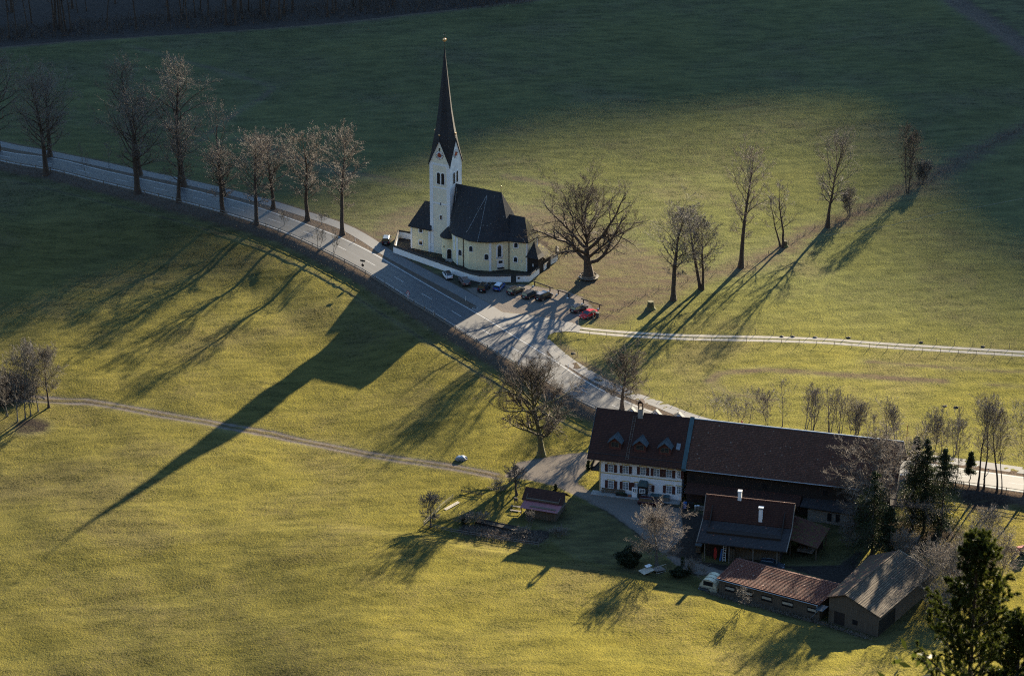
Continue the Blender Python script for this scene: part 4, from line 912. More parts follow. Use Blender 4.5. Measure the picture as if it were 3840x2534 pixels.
# long open shed
L_ = Frame(*gz(*c8(250,1000), FZ), FZ, 30.0)
ls = thing('cart_shed', 'long low shed with sunlit orange-red tiled roof and boarded front', 'shed', L_.o, -L_.yaw)
le, lr_ = 3.47, 3.98; LW = 19.6
lm = MB().slab([(-.2,-.5,le), (LW+.15,-.5,le), (LW+.45,3.4,le+.10), (-.2,3.4,le+.10)], .18, (0,0,-1)).slab([(-.2,3.4,le+.10), (LW+.45,3.4,le+.10), (LW+.7,7.44,lr_), (-.2,7.44,lr_)], .18, (0,0,-1)).slab([(-.2,7.44,lr_), (LW+.7,7.44,lr_), (LW+.7,8.6,lr_-.5), (-.2,8.6,lr_-.5)], .18, (0,0,-1))
lroof = lm.build('roof', M['tile_long'], ls)
rows('tile_courses', (-.25,-.52,le+.01), (LW+.2,-.52,le+.01), (LW+.5,3.4,le+.11), (-.25,3.4,le+.11), 9, M['tile_long'], lroof, .10); rows('tile_courses', (-.25,3.4,le+.11), (LW+.5,3.4,le+.11), (LW+.75,7.44,lr_+.01), (-.25,7.44,lr_+.01), 9, M['tile_long'], lroof, .10)
MB().box(0, LW, .1, 8.2, 0, 3.2).build('wall', M['wood'], ls)
MB().tube([(-.2,-.6,le-.15), (LW,-.6,le-.2)], .07, 6).tube([(LW-.3,-.6,le-.2), (LW+.1,-.9,le-1.0), (LW-.9,-1.0,le-2.4)], .06, 5).build('gutter', M['metal_pale'], lroof)
LWF = ((0,.1),(LW,.1))
for p, wd in (((330,955), 2.0), ((450,990), 2.2), ((585,1028), 2.1), ((730,1070), 2.2), ((900,1105), 1.8)):
    q, T, N = wallhit(L_, c8(*p), *LWF); o_ = MB().box(q[0]-wd/2, q[0]+wd/2, .02, .09, 1.15, 2.25).build('opening', M['black'], ls)
    MB().box(q[0]-wd/2+.15, q[0]+wd/2-.1, -.02, .018, 1.55, 2.0).build('pale_sheet', M['plank_pale'], o_)
MB().slab([(LW-.2,-1.4,2.75), (LW+1.2,-1.4,2.75), (LW+1.5,.4,3.05), (LW,.4,3.05)], .06, (0,0,1)).build('side_canopy', M['metal_dormer'], ls)
# tiled barn
T_ = Frame(*gz(*c8(1010,1190), FZ), FZ, 34.0)
tb = thing('field_barn', 'boarded field barn with broad grey tiled roof behind the foreground spruce', 'barn', T_.o, -T_.yaw)
ap = T_.plane(c8(1130,1000), (0,-.5), (0,-1)); eL = T_.plane(c8(1000,1015), (0,-.5), (0,-1)); eR = T_.plane(c8(1375,1160), (0,-.5), (0,-1)); TD = 20.0
print('T_', ap, eL, eR)
xr, zr_ = ap[0], ap[2]; xe, ze_ = eR[0], eR[2]; xl, zl = eL[0], eL[2]
tw_ = MB().prism([(.1,0),(xe-.6,0),(xe-.6,TD-.5),(.1,TD-.5)], 0, ze_-.1).slab([(.1,0,ze_-.15),(xe-.6,0,ze_-.15),(xr,0,zr_-.3),(.1,0,zl-.2)], TD-.5, (0,1,0)).build('wall', M['wood'], tb)
MB().slab([(xr,-.5,zr_),(xe,-.5,ze_),(xe,TD,ze_),(xr,TD,zr_)], .18, (0,0,-1)).build('roof', M['tile_stone'], tb, 'broad grey tiled slope')
rows('tile_courses', (xe+.02,-.52,ze_+.01), (xe+.02,TD+.02,ze_+.01), (xr,TD+.02,zr_+.01), (xr,-.52,zr_+.01), 17, M['tile_stone'], tb, .05)
MB().slab([(xr,-.5,zr_),(xl,-.5,zl),(xl-2.2,TD,zl-1.2),(xr,TD,zr_)], .18, (0,0,-1)).build('roof', M['tile_rust'], tb, 'narrow rust-brown slope')
MB().tube([(xr,-.5,zr_+.04),(xr,TD,zr_+.04)], .13, 6).build('ridge_tiles', M['tile_stone'], tb); MB().tube([(xr,TD+.05,zr_-.02),(xe,TD+.05,ze_-.02)], .10, 4).build('verge_board', M['plank_pale'], tb)
MB().box(xe-.59, xe-.55, .3, 6.5, .1, 3.0).build('open_bay', M['black'], tb); MB().box(4.8, 5.8, -.05, -.01, 1.1, 2.0).build('window', M['black'], tb); MB().box(1.2, 3.2, -.05, -.01, .2, 2.6).build('barn_door', M['wood_dark'], tb)
# garden shed
S_ = Frame(*gz(*c6(1730,520), FZ), FZ, 20.0)
gs = thing('garden_shed', 'small wooden garden shed with dark tiles and faded red sheet roof', 'shed', S_.o, -S_.yaw)
MB().box(-5.2, 0, 0, 2.0, 0, 2.3).box(-6.6, -.05, 2.0, 5.8, 0, 2.9).slab([(-.05,2.0,2.85),(-.05,5.8,2.85),(-.05,4.1,4.0)], .12, (-1,0,0)).slab([(-6.6,2.0,2.85),(-6.6,5.8,2.85),(-6.6,4.1,4.0)], .12, (1,0,0)).build('wall', M['wood'], gs)
MB().slab([(-7.4,1.9,2.55), (.68,1.9,2.55), (.68,4.12,4.2), (-7.4,4.12,4.2)], .14, (0,0,-1)).slab([(-7.4,4.12,4.2), (.68,4.12,4.2), (.68,6.7,2.4), (-7.4,6.7,2.4)], .14, (0,0,-1)).build('tiled_roof', M['tile_grey'] if False else M['tile_house'], gs)
MB().slab([(-6.8,-.7,2.12), (.6,-.7,2.12), (.66,1.95,2.5), (-6.9,1.95,2.5)], .06, (0,0,-1)).build('sheet_roof', M['metal_red'], gs)
MB().box(.69, .75, -.7, 4.1, 2.1, 2.4).build('verge_board', M['wood_grey'], gs)
for x in (-6.6, -5.2): MB().box(x-.06, x+.06, -.5, -.38, 0, 2.1).build('post', M['wood'], gs)
# mossy lean-to and grey-roofed annex
A_ = Frame(50.82, -98.87, FZ, 22.0)
ma2 = thing('lean_to_shed', 'open shed with moss-covered red roof beside the workshop', 'shed', A_.o, -A_.yaw)
MB().slab([(-.6,-.2,3.5), (5.3,-.4,2.7), (5.4,7.2,3.3), (-1.8,8.4,4.1)], .16, (0,0,-1)).build('roof', M['tile_moss'], ma2)
for x, y in ((0,.2), (4.9,.2), (4.9,6.6), (-.8,7.6)): MB().box(x-.1, x+.1, y-.1, y+.1, 0, 2.9 if x > 2 else 3.4).build('post', M['wood'], ma2)
MB().box(0, 4.8, 4.9, 5.0, 0, 2.8).build('back_wall', M['wood_dark'], ma2); MB().box(1.0, 3.9, 1.0, 2.6, .7, 1.1).build('work_table', M['wood_grey'], ma2)
px_, py_ = gz(*c5(1480,700), FZ); Bf = Frame(px_, py_, FZ, 20.0)
ga_ = thing('grey_annex', 'low building with rough grey shingle roof between barn and workshop', 'shed', lw(Bf, -.5, 7.5), -Bf.yaw)
MB().box(0, 8.5, 0, 6.5, 0, 2.9).build('wall', M['wood_grey'], ga_)
MB().slab([(-1.4,-.6,3.0), (9.2,-.6,3.0), (9.0,7.2,4.9), (-1.4,7.2,4.9)], .2, (0,0,-1)).build('roof', M['tile_grey'], ga_)
for x in (3.8, 5.4): MB().box(x, x+.8, -.05, -.01, .6, 2.2).build('opening', M['black'], ga_)

# ================================================================ TREES
def nrmz(a): return a/(np.linalg.norm(a, axis=-1, keepdims=True)+1e-9)
def curves(rs, P, D, L, K, wob, up):
    n = len(P); C = np.zeros((n, K, 3)); C[:,0] = P; d = nrmz(D); st = (L/(K-1))[:,None]
    for k in range(1, K):
        d = nrmz(d+rs.randn(n, 3)*wob+np.array([0,0,up])); C[:,k] = C[:,k-1]+d*st
    return C
def spawn(rs, C, Rd, L, m, tmin, ang, ratio, rr, upb=0.):
    n, K, _ = C.shape; t = tmin+(1-tmin)*((np.arange(m)[None,:]+rs.rand(n, m))/m); t = np.clip(t, 0, .995); f = t*(K-1); i = np.minimum(f.astype(int), K-2); fr = (f-i)[...,None]
    r_ = np.arange(n)[:,None]; a = C[r_, i]; b = C[r_, i+1]; P = a+(b-a)*fr; T = nrmz(b-a)
    v = nrmz(np.cross(T, rs.randn(n, m, 3))); an = np.radians(ang*(.75+.5*rs.rand(n, m)))[...,None]
    D = T*np.cos(an)+v*np.sin(an); D[...,2] += upb
    Ln = L[:,None]*ratio*(1.2-.75*t)*(.65+.6*rs.rand(n, m)); rad = (Rd[r_, i]+(Rd[r_, i+1]-Rd[r_, i])*fr[...,0])*rr
    return P.reshape(-1,3), nrmz(D.reshape(-1,3)), Ln.ravel(), rad.ravel()
def tube_np(C, Rd, s):
    n, K, _ = C.shape; T = np.zeros_like(C); T[:,1:-1] = C[:,2:]-C[:,:-2]; T[:,0] = C[:,1]-C[:,0]; T[:,-1] = C[:,-1]-C[:,-2]; T = nrmz(T)
    ref = np.where(np.abs(T[...,2:3]) < .9, np.array([0,0,1.]), np.array([1.,0,0])); U = nrmz(np.cross(T, ref)); W = np.cross(T, U)
    a = 2*np.pi*np.arange(s)/s; V = C[:,:,None]+(U[:,:,None]*np.cos(a)[:,None]+W[:,:,None]*np.sin(a)[:,None])*Rd[:,:,None,None]
    base = (np.arange(n)*K*s)[:,None,None]+(np.arange(K-1)*s)[None,:,None]+np.arange(s)[None,None,:]; nx_ = (np.arange(s)+1) % s
    b2 = (np.arange(n)*K*s)[:,None,None]+(np.arange(K-1)*s)[None,:,None]+nx_[None,None,:]
    F = np.stack([base, b2, b2+s, base+s], -1).reshape(-1, 4); return V.reshape(-1,3), F
def join(parts):
    V = []; F = []; o = 0
    for v, f in parts: V.append(v); F.append(f+o); o += len(v)
    return np.concatenate(V), np.concatenate(F)
def taper(r0, K, end=.25): return r0[:,None]*(1-(1-end)*np.linspace(0, 1, K)[None,:]**.9)
STY = {  # first limb, limbs, envelope, level counts, bend, etc
 'linden': dict(f0=.24, n1=30, env=lambda t: math.sin(math.pi*(.16+.72*t))**.6, n=(8,7,5), wob=.18, up=.09, a0=58, a1=30, rr=.60, tw=.018, bark='bark', twm='twig_brown'),
 'oval': dict(f0=.25, n1=30, env=lambda t: math.sin(math.pi*(.12+.80*t))**.8, n=(8,7,4), wob=.14, up=.08, a0=62, a1=24, rr=.55, tw=.020, bark='bark', twm='twig_grey'),
 'gnarly': dict(f0=.17, n1=26, env=lambda t: (.95+.25*math.sin(math.pi*t))*(1-.25*t), n=(9,9,6), wob=.25, up=.08, a0=64, a1=24, rr=.95, tw=.022, bark='bark', twm='twig_dark'),
 'old': dict(f0=.20, n1=20, env=lambda t: math.sin(math.pi*(.15+.75*t))**.7, n=(9,8,6), wob=.20, up=.05, a0=80, a1=22, rr=.7, tw=.020, bark='bark', twm='twig_grey'),
 'fan': dict(f0=.16, n1=34, env=lambda t: math.sin(math.pi*(.24+.62*t))**.7, n=(10,8,5), wob=.10, up=.08, a0=66, a1=14, rr=.5, tw=.016, bark='bark_grey', twm='twig_pale'),
 'columnar': dict(f0=.18, n1=22, env=lambda t: .9*math.sin(math.pi*(.15+.8*t)), n=(7,6,3), wob=.10, up=.12, a0=48, a1=16, rr=.5, tw=.016, bark='bark_grey', twm='twig_grey'),
 'sparse': dict(f0=.30, n1=11, env=lambda t: .9, n=(6,6,4), wob=.20, up=.10, a0=50, a1=18, rr=.75, tw=.020, bark='bark', twm='twig_grey'),
 'sapling': dict(f0=.22, n1=13, env=lambda t: 1-.6*t, n=(5,4), wob=.10, up=.15, a0=42, a1=10, rr=.5, tw=.014, bark='bark_grey', twm='twig_grey'),
 'forest': dict(f0=.35, n1=14, env=lambda t: 1-.5*t, n=(5,4), wob=.12, up=.10, a0=60, a1=15, rr=.5, tw=.03, bark='bark_grey', twm='twig_dark'),
}
def bare_tree(name, label, cat, loc, h, cr, r0, style, seed, lean=(0,0), group=None, stems=1, over=None):
    p = dict(STY[style]); p.update(over or {}); r0 = r0*(1.35 if style in ('linden','oval') else 1.); rs = np.random.RandomState(seed)
    root = thing(name, label, cat, loc, 0, group); K0 = 14
    tr_parts = []; cr_parts = []
    for st in range(stems):
        D0 = np.array([[lean[0], lean[1], 1.]]); P0 = np.zeros((1,3)); hh = h*(1 if st == 0 else rs.uniform(.65,.95)); rr0 = r0*(1 if st == 0 else .8)
        if stems > 1: a_ = rs.rand()*6.28; D0 = D0+np.array([[math.cos(a_)*.16, math.sin(a_)*.16, 0]]); P0 = np.array([[math.cos(a_)*.35, math.sin(a_)*.35, 0]])
        C0 = curves(rs, P0, D0, np.array([hh]), K0, .035 if style not in ('gnarly','old','sparse') else .07, .06)
        C0[:,:,2] *= hh/max(C0[0,-1,2], .1)
        tt = np.linspace(0, 1, K0); R0 = (rr0*(1-tt*.94)**(.85 if style != 'gnarly' else 1.3))[None,:].copy(); R0[0,0] *= 1.55 if r0 < 1 else 1.2; R0[0,1] *= 1.05
        if style == 'gnarly': R0 = np.maximum(R0*np.where(tt > .35, .6, 1.0)[None,:], .05)
        C0[0,0,2] = -.3
        tr_parts.append(tube_np(C0, R0, 9))
        n1 = p['n1']; t = p['f0']+(0.97-p['f0'])*(np.arange(n1)+rs.rand(n1)*.8)/n1; az = np.arange(n1)*2.4+rs.rand(n1)*.9
        tc = (t-p['f0'])/(1-p['f0']); env = np.array([p['env'](float(v)) for v in tc])*cr*(.75+.4*rs.rand(n1))/ (1 if stems == 1 else 1.4)
        ang = np.radians(p['a0']+(p['a1']-p['a0'])*tc+rs.randn(n1)*6)
        D1 = np.stack([np.sin(ang)*np.cos(az), np.sin(ang)*np.sin(az), np.cos(ang)], -1)
        f = t*(K0-1); i = np.minimum(f.astype(int), K0-2); fr = (f-i)[:,None]; P1 = C0[0,i]+(C0[0,i+1]-C0[0,i])*fr; rP = R0[0,i]
        L1 = np.minimum(env/np.maximum(np.sin(ang), .42)*1.35, (1.04-t)*hh*1.6+.5)
        r1 = np.minimum(rP*.55, L1*.030)*p['rr']*1.25
        C = curves(rs, P1, D1, L1, 8, p['wob']*.8, p['up']*.8); Rd = taper(r1, 8, .22); tr_parts.append(tube_np(C, np.maximum(Rd, p['tw']*1.2), 5))
        L = L1
        for lv, m in enumerate(p['n']):
            Pn, Dn, Ln, rn = spawn(rs, C, Rd, L, m, .18 if lv == 0 else .12, 46, .48 if lv == 0 else .50, .62, .15)
            Kn = 5 if lv == 0 else (4 if lv == 1 else 3); Cn = curves(rs, Pn, Dn, Ln, Kn, p['wob'], p['up']*.7); Rn = np.maximum(taper(rn, Kn, .3), p['tw']*(1.15 if lv == 0 else .8 if lv == 1 else .6))
            cr_parts.append(tube_np(Cn, Rn, 4 if lv == 0 else 3)); C, Rd, L = Cn, np.maximum(Rn, .01), Ln
    v, f = join(tr_parts); v2, f2 = join(cr_parts)
    sz = h/np.percentile(v2[:,2], 99.7); c0 = np.array([lean[0]*h*.5, lean[1]*h*.5]); rq = np.percentile(np.hypot(v2[:,0]-c0[0], v2[:,1]-c0[1]), 76 if style in ('linden','oval') else 93 if style in ('fan','gnarly','old') else 84); sx = min(2.2, max(.5, cr/rq))
    for q in (v, v2):
        tz = np.clip((q[:,2]/h-.06)/.22, 0, 1); q[:,2] *= sz; q[:,:2] *= (1+(sx-1)*tz)[:,None]
    a = np_mesh('trunk', v, f, M[p['bark']], root)
    v, f = v2, f2; b = np_mesh('crown', v, f, M[p['twm']], root, smooth=False)
    note_kids(root, [a, b]); return root
def at(p, top=None):
    q = g(*p); 
    if top is None: return q
    # height so that the tip appears at pixel row `top`
    lo, hi = 0., 70.
    for _ in range(30):
        m_ = (lo+hi)/2; dx, dy, dz = q[0]-CAM[0], q[1]-CAM[1], q[2]+m_-CAM[2]; d = dy*math.cos(PITCH)-dz*math.sin(PITCH); u = dy*math.sin(PITCH)+dz*math.cos(PITCH)
        if 1267-FPX*u/d > top: lo = m_
        else: hi = m_
    return q, lo
def px2m(w_, p): return w_/scale_at(*p)
def T(label, p, top, wpx, r0, style, seed, name='bare_tree', cat='tree', **k):
    q, h = at(p, top); return bare_tree(name, label, cat, q, h, px2m(wpx/2, p), r0, style, seed, **k)
GL = 'bare lindens lining the road'
T('bare tree cut by the left picture edge beside the cycle path', (-8,565), 185, 180, .48, 'linden', 1, group=GL)
T('bare linden with two-stepped crown, nearest the left edge on the fence side', (175,652), 235, 190, .50, 'linden', 2, group=GL, lean=(-.06,0))
T('bare linden behind the leftmost fence-side linden, on the path verge', (186,588), 260, 170, .45, 'linden', 3, group=GL)
T('tall bare linden on the fence side, third trunk from the left edge', (516,724), 330, 210, .55, 'linden', 4, group=GL, lean=(-.03,0))
T('tallest bare linden of the left pair standing on the path verge', (522,655), 200, 150, .50, 'linden', 5, group=GL, lean=(-.05,0))
T('huge bare linden with broad bright crown, between road and cycle path', (686,698), 205, 190, .60, 'linden', 6, group=GL, lean=(-.04,0), over=dict(twm='twig_pale'))
T('slim bare linden on the fence side in front of the huge broad one', (669,757), 420, 130, .40, 'linden', 7, group=GL)
T('bare linden with side fork, fence side, fourth from the church', (835,800), 530, 120, .42, 'oval', 8, group=GL, lean=(-.03,0), over=dict(twm='twig_brown'))
T('bare linden with spreading right limb on the path verge', (842,735), 370, 200, .40, 'sparse', 9, group=GL, lean=(-.05,0), over=dict(twm='twig_brown'))
T('bare linden with slender crown on the fence side nearest the church', (962,842), 500, 125, .36, 'linden', 10, group=GL, lean=(-.05,0))
T('round-crowned bare linden, third from the church on the path side', (1024,783), 482, 135, .36, 'linden', 11, group=GL)
T('full-crowned bare linden, second from the church on the path side', (1153,827), 462, 145, .38, 'linden', 12, group=GL, lean=(-.02,0))
T('open-crowned bare linden standing nearest the church beside the path', (1284,880), 470, 135, .38, 'oval', 13, group=GL, over=dict(twm='twig_brown'))
T('huge gnarled old linden with a bench round its trunk beside the church', (2207,1046), 640, 400, 1.25, 'gnarly', 21, name='old_linden')
T('bare tree with tall oval crown, first right of the tree stump', (2525,1125), 730, 150, .42, 'oval', 22, over=dict(bark='bark'))
T('twin-stemmed bare tree between the oval tree and the tallest one', (2633,1082), 765, 150, .30, 'oval', 23, stems=2)
T('tall bare tree with pale tufted top in the hedge line right of the church', (2778,1003), 532, 140, .42, 'oval', 24, lean=(0,0), over=dict(twm='twig_pale'))
T('crooked bare tree with two curving stems beside a cut stump', (2932,925), 640, 150, .30, 'sparse', 25, stems=2, over=dict(n1=9))
T('tall forked bare tree at the hedge where the meadow light ends', (3104,852), 440, 190, .50, 'sparse', 26, over=dict(n1=24, bark='bark', f0=.25, n=(7,7,5)), lean=(-.02,0))
T('slender multi-stemmed bare tree farthest right in the hedge line', (3405,725), 465, 85, .13, 'columnar', 27, stems=3, over=dict(twm='twig_dark', bark='bark'))
T('small bare shrub tree just right of the tall forked hedge tree', (3187,812), 690, 70, .12, 'columnar', 28, stems=3, name='bare_shrub', cat='shrub')
T('low bare shrub beside the farthest hedge tree', (3455,690), 600, 60, .10, 'columnar', 29, stems=4, name='bare_shrub', cat='shrub')
T('wide-crowned bare old tree at the end of the farm lane', (2030,1708), 1325, 345, .70, 'old', 31, over=dict(bark='bark_mossy', twm='twig_dark', n1=30, n=(9,9,7), tw=.022, rr=1.0))
T('bare tree between road and cycle path directly above the farmhouse roof', (2333,1535), 1300, 215, .45, 'old', 32, over=dict(n=(8,8,6), twm='twig_dark', n1=26))
T('round fan-shaped bare tree with pale twigs in the farmyard', (2462,2118), 1893, 212, .32, 'fan', 33)
T('small fruit tree in the fence corner of the garden', (1615,1975), 1845, 105, .16, 'old', 34, over=dict(f0=.3), name='fruit_tree')
T('knobbly pollarded tree behind the garden shed', (1938,1855), 1735, 90, .26, 'old', 35, over=dict(f0=.45))
T('bare multi-stemmed shrub with pale stems before the garden shed', (1993,1968), 1905, 40, .04, 'sapling', 36, stems=5, name='bare_shrub', cat='shrub')
T('huge bare tree with dense brown crown before the barn end', (3325,2010), 1610, 430, .55, 'old', 37, over=dict(twm='twig_brown', n=(11,10,7), n1=26, f0=.3))
T('rightmost bare tree of the clump at the field path, forked low', (183,1528), 1290, 130, .24, 'fan', 41, over=dict(bark='bark', twm='twig_grey', f0=.28), group='bare trees at the left end of the field path')
for i, (x, y, tp, lb) in enumerate(((144,1543,1278,'straight slim bare tree, second from the right in the field path clump'), (115,1558,1290,'slim bare tree in the middle of the field path clump'), (95,1568,1272,'thicker bare tree with fanned top near the brush heap'), (66,1580,1330,'thin bare tree at the outer left of the field path clump'), (28,1560,1340,'thin bare tree cut near the left picture edge by the brush heap'))):
    T(lb, (x, y), tp, 95, .13, 'columnar', 50+i, group='bare trees at the left end of the field path')
# roadside saplings
for i, (x, y, tp, lb) in enumerate(((323,680,530,'thin sapling on the fence side between the two leftmost linden pairs'), (409,625,525,'thin sapling on the path verge left of the tall linden pair'), (1066,845+0,792,'thin sapling on the path side between two lindens'), (1196,925,838,'bushy young tree by the fence where the road turns sunlit'), (1249,948,858,'second bushy young tree by the fence, nearer the church'), (1205,845,800,'tiny sapling on the verge beside the last linden'))):
    T(lb, (x, y), tp, 45, .06, 'sapling', 70+i, name='sapling', cat='sapling', stems=1+(i in (3,4)))
# thin trees behind the barn and along the road
GS = 'slim bare trees in the thicket behind the barn'
thick = [(2680,1560,1470,.05,1),(2740,1575,1480,.05,2),(2775,1580,1490,.06,2),(2812,1582,1450,.07,1),(2880,1590,1452,.06,4),(2935,1596,1420,.09,1),(3020,1608,1445,.08,3),(3045,1612,1440,.10,4),(3110,1618,1440,.10,3),(3150,1622,1455,.09,3),(3215,1625,1470,.08,5),(3265,1640,1490,.06,2),(3322,1640,1480,.08,1),(3362,1648,1510,.07,5),(3200,1640,1520,.06,4),(3500,1690,1525,.07,5),(3455,1680,1545,.05,3),(3580,1705,1530,.08,3),(3530,1700,1560,.05,4)]
WORDS = ['leftmost wispy sapling behind the barn ridge', 'second wispy sapling behind the barn ridge', 'twin sapling over the red hydrant behind the barn', 'lone straight sapling behind the barn ridge, left part', 'low fanned shrub tree behind the barn ridge', 'tallest lone straight sapling behind the barn', 'loose bunch of stems just left of the dense bunch', 'dense dark bunch of upright stems behind the barn', 'tall triple stem behind the middle of the barn', 'slanting triple stem next to the middle one', 'bushy crown of fine twigs over the right barn ridge', 'two thin stems right of the bushy crown', 'single bent stem over the right barn ridge', 'spreading shrub tree behind the right barn ridge', 'low twiggy shrub rising over the barn ridge', 'broad thicket tree left of the tall roadside pair', 'small shrub tree beside the red marker pole', 'slim tree left of the roadside pair', 'low bush tree between marker pole and roadside pair']
for i, (x, y, tp, r_, stt) in enumerate(thick):
    T(WORDS[i], (x, y), tp, 75, r_, 'columnar', 90+i, group=GS, stems=stt, name='slim_tree', over=dict(n=(5,4), n1=14))
GR2 = 'bare trees along the road right of the spruces'
for i, (x, y, tp, r_, lb) in enumerate(((3668,1832,1480,.22,'left stem of the close pair before the right-hand road'), (3690,1828,1500,.17,'right stem of the close pair before the right-hand road'), (3738,1842,1490,.20,'third tall bare tree before the right-hand road'), (3757,1846,1520,.12,'thin tree close to the third roadside tree'), (3583,1822,1560,.10,'thin bare tree by the fence left of the close pair'), (3842,1855,1510,.20,'bare roadside tree cut by the right picture edge'))):
    T(lb, (x, y), tp, 130 if r_ > .15 else 80, r_, 'columnar', 120+i, group=GR2, over=dict(bark='bark', f0=.35))
GB = 'bare shrubs behind the field barn'
for i, (x, y, tp, wd, lb) in enumerate(((3480,2240,2010,190,'broad pale-twigged shrub right of the field barn roof'), (3560,2200,1990,170,'tall pale-twigged shrub behind the first'), (3640,2120,1960,150,'loose shrub on the meadow edge right of the spruces'), (3700,2050,1900,170,'dark bare shrub in the meadow below the road'), (3750,2160,2000,150,'bare shrub right of the foreground spruce tip'), (3520,2320,2200,110,'low shrub by the open bay of the field barn'), (3400,2120,1990,120,'dim bare shrub above the field barn ridge'), (3180,2050,1940,90,'dim bare shrub on the slope left of the dark spruce'), (3600,2290,2130,140,'bare shrub low behind the foreground spruce'))):
    T(lb, (x, y), tp, wd, .07, 'fan', 140+i, name='bare_shrub', cat='shrub', group=GB, stems=3, over=dict(twm='twig_grey' if i % 2 else 'twig_pale', n=(7,5,3), n1=16, f0=.1))
for i, (x, y, tp, lb) in enumerate(((2643,2190,2120,'small bare tree before the cream foil tunnel'), (2793,2275,2190,'small bare tree in front of the cart shed openings'), (2975,2280,2200,'thin bare tree before the right end of the cart shed'))):
    T(lb, (x, y), tp, 62, .07, 'fan', 160+i, name='bare_shrub', cat='tree', over=dict(n=(6,4,3), n1=14, twm='twig_grey'))
for i, (x, y, tp, lb) in enumerate(((2095,2010,1975,'low brown shrub in the garden bed, right end'), (1960,2003,1975,'low brown shrub in the middle of the garden bed'), (1870,1850,1800,'dim bare shrub by the tables left of the garden shed'), (1745,1965,1925,'low shrub with reddish twigs at the left bed end'), (1800,1960,1915,'thin vase-shaped shrub in the garden lawn'), (2590,2150,2085,'reddish low shrub between hedge and lane'))):
    T(lb, (x, y), tp, 75, .03, 'fan', 170+i, name='bare_shrub', cat='shrub', stems=3, over=dict(n=(6,4), n1=12, f0=.05, twm='twig_brown'))
# far wood behind the upper left field edge
GW = 'dark trees of the wood at the upper left'
WL = [('dark bare forest tree with %s trunk in the upper left wood' % s) for s in ('a straight slim', 'a pale thin', 'a thick dark', 'a leaning', 'a forked')]
base_f = []
for k in range(3):
    base_f.append(bare_tree('forest_tree', WL[k], 'tree', (0,300,0), 19+3*k, 3.2, .20+.08*k, 'forest', 200+k, group=GW, lean=(.02*k,0), over=dict(f0=.40, bark='bark')))
rnf = random.Random(5); cnt = 0
for k in range(84):
    x = rnf.uniform(-60, 1900); yb = 175-(x)*.073+rnf.uniform(-14, 0)-rnf.random()**1.3*110-12
    if yb < -40: yb = rnf.uniform(-60, 20)
    q = g(x, yb); o = base_f[k] if k < 3 else copy_tree(base_f[rnf.randrange(3)])
    o.location = q; o.rotation_euler = (0,0,rnf.random()*6.28); s_ = rnf.uniform(.7, 1.25); o.scale = (s_, s_, s_)
    o['label'] = 'dark bare trees of the wood along the upper left field edge'
ub = []
rsu = np.random.RandomState(9); pu_ = []
for k in range(2600):
    x = rsu.uniform(-80, 2000); yb = 170-x*.073-rsu.rand()*60-6; q = g(x, yb); pu_.append(q)
pu_ = np.array(pu_); Dn = rsu.randn(len(pu_), 3)*.5+np.array([0,0,1.]); Cn = curves(rsu, pu_, Dn, rsu.uniform(.8, 3.2, len(pu_)), 4, .25, .05)
v, f = tube_np(Cn, np.full((len(pu_), 4), .05), 3); o = np_mesh('undergrowth', v, f, M['twig_dark']); o['kind'] = 'stuff'; tag(o, 'dark tangled undergrowth beneath the wood at the upper left', 'undergrowth')
# bank vegetation beside the road, garden bed tangle, hedge bottoms
def tangle(name, label, pts, spread, n, hmin, hmax, mat, seed, r=.02):
    rs = np.random.RandomState(seed); P = []
    L = [0.]
    for i in range(1, len(pts)): L.append(L[-1]+math.dist(pts[i][:2], pts[i-1][:2]))
    pa_ = np.array([p[:2] for p in pts]); s = rs.rand(n)*L[-1]; x = np.interp(s, L, pa_[:,0]); y = np.interp(s, L, pa_[:,1]); x = x+rs.randn(n)*spread; y = y+rs.randn(n)*spread
    z = Hfun(x, y); P = np.stack([x, y, z], -1); D = rs.randn(n, 3)*.6+np.array([0,0,1.]); C = curves(rs, P, D, rs.uniform(hmin, hmax, n), 4, .35, .0)
    v, f = tube_np(C, np.full((n, 4), r), 3); o = np_mesh(name, v, f, M[mat]); o['kind'] = 'stuff'; tag(o, label, 'undergrowth'); return o
bank = offset([tuple(p) for p in rls if p[0] < 24], -3.3)
tangle('bank_growth', 'brown withered growth on the bank below the road fence', offset(bank, -.3), .75, 5200, .15, .5, 'twig_brown', 3, .020)
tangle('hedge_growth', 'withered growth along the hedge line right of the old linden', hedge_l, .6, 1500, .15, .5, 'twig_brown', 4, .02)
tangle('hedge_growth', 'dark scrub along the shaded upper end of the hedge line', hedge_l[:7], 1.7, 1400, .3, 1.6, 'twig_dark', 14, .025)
tangle('bed_growth', 'dead plants standing in the dark garden beds', [gz(*cG(860,560), FZ), gz(*cG(1100,590), FZ), gz(*cG(1380,620), FZ)], 1.1, 2600, .2, .9, 'twig_brown', 6, .02)
tangle('bed_growth', 'withered growth along the front of the cart shed', [lw(L_, -1, -1.4), lw(L_, 10, -1.6), lw(L_, 21, -1.6), lw(L_, 30, -2.5)], .6, 2200, .2, .8, 'twig_brown', 7, .02)
tangle('brush_heap', 'dark brush heap behind the tree clump at the left edge', [g(-20,1500), g(40,1450), g(85,1470)], 1.6, 5000, .6, 3.4, 'twig_dark', 8, .04)
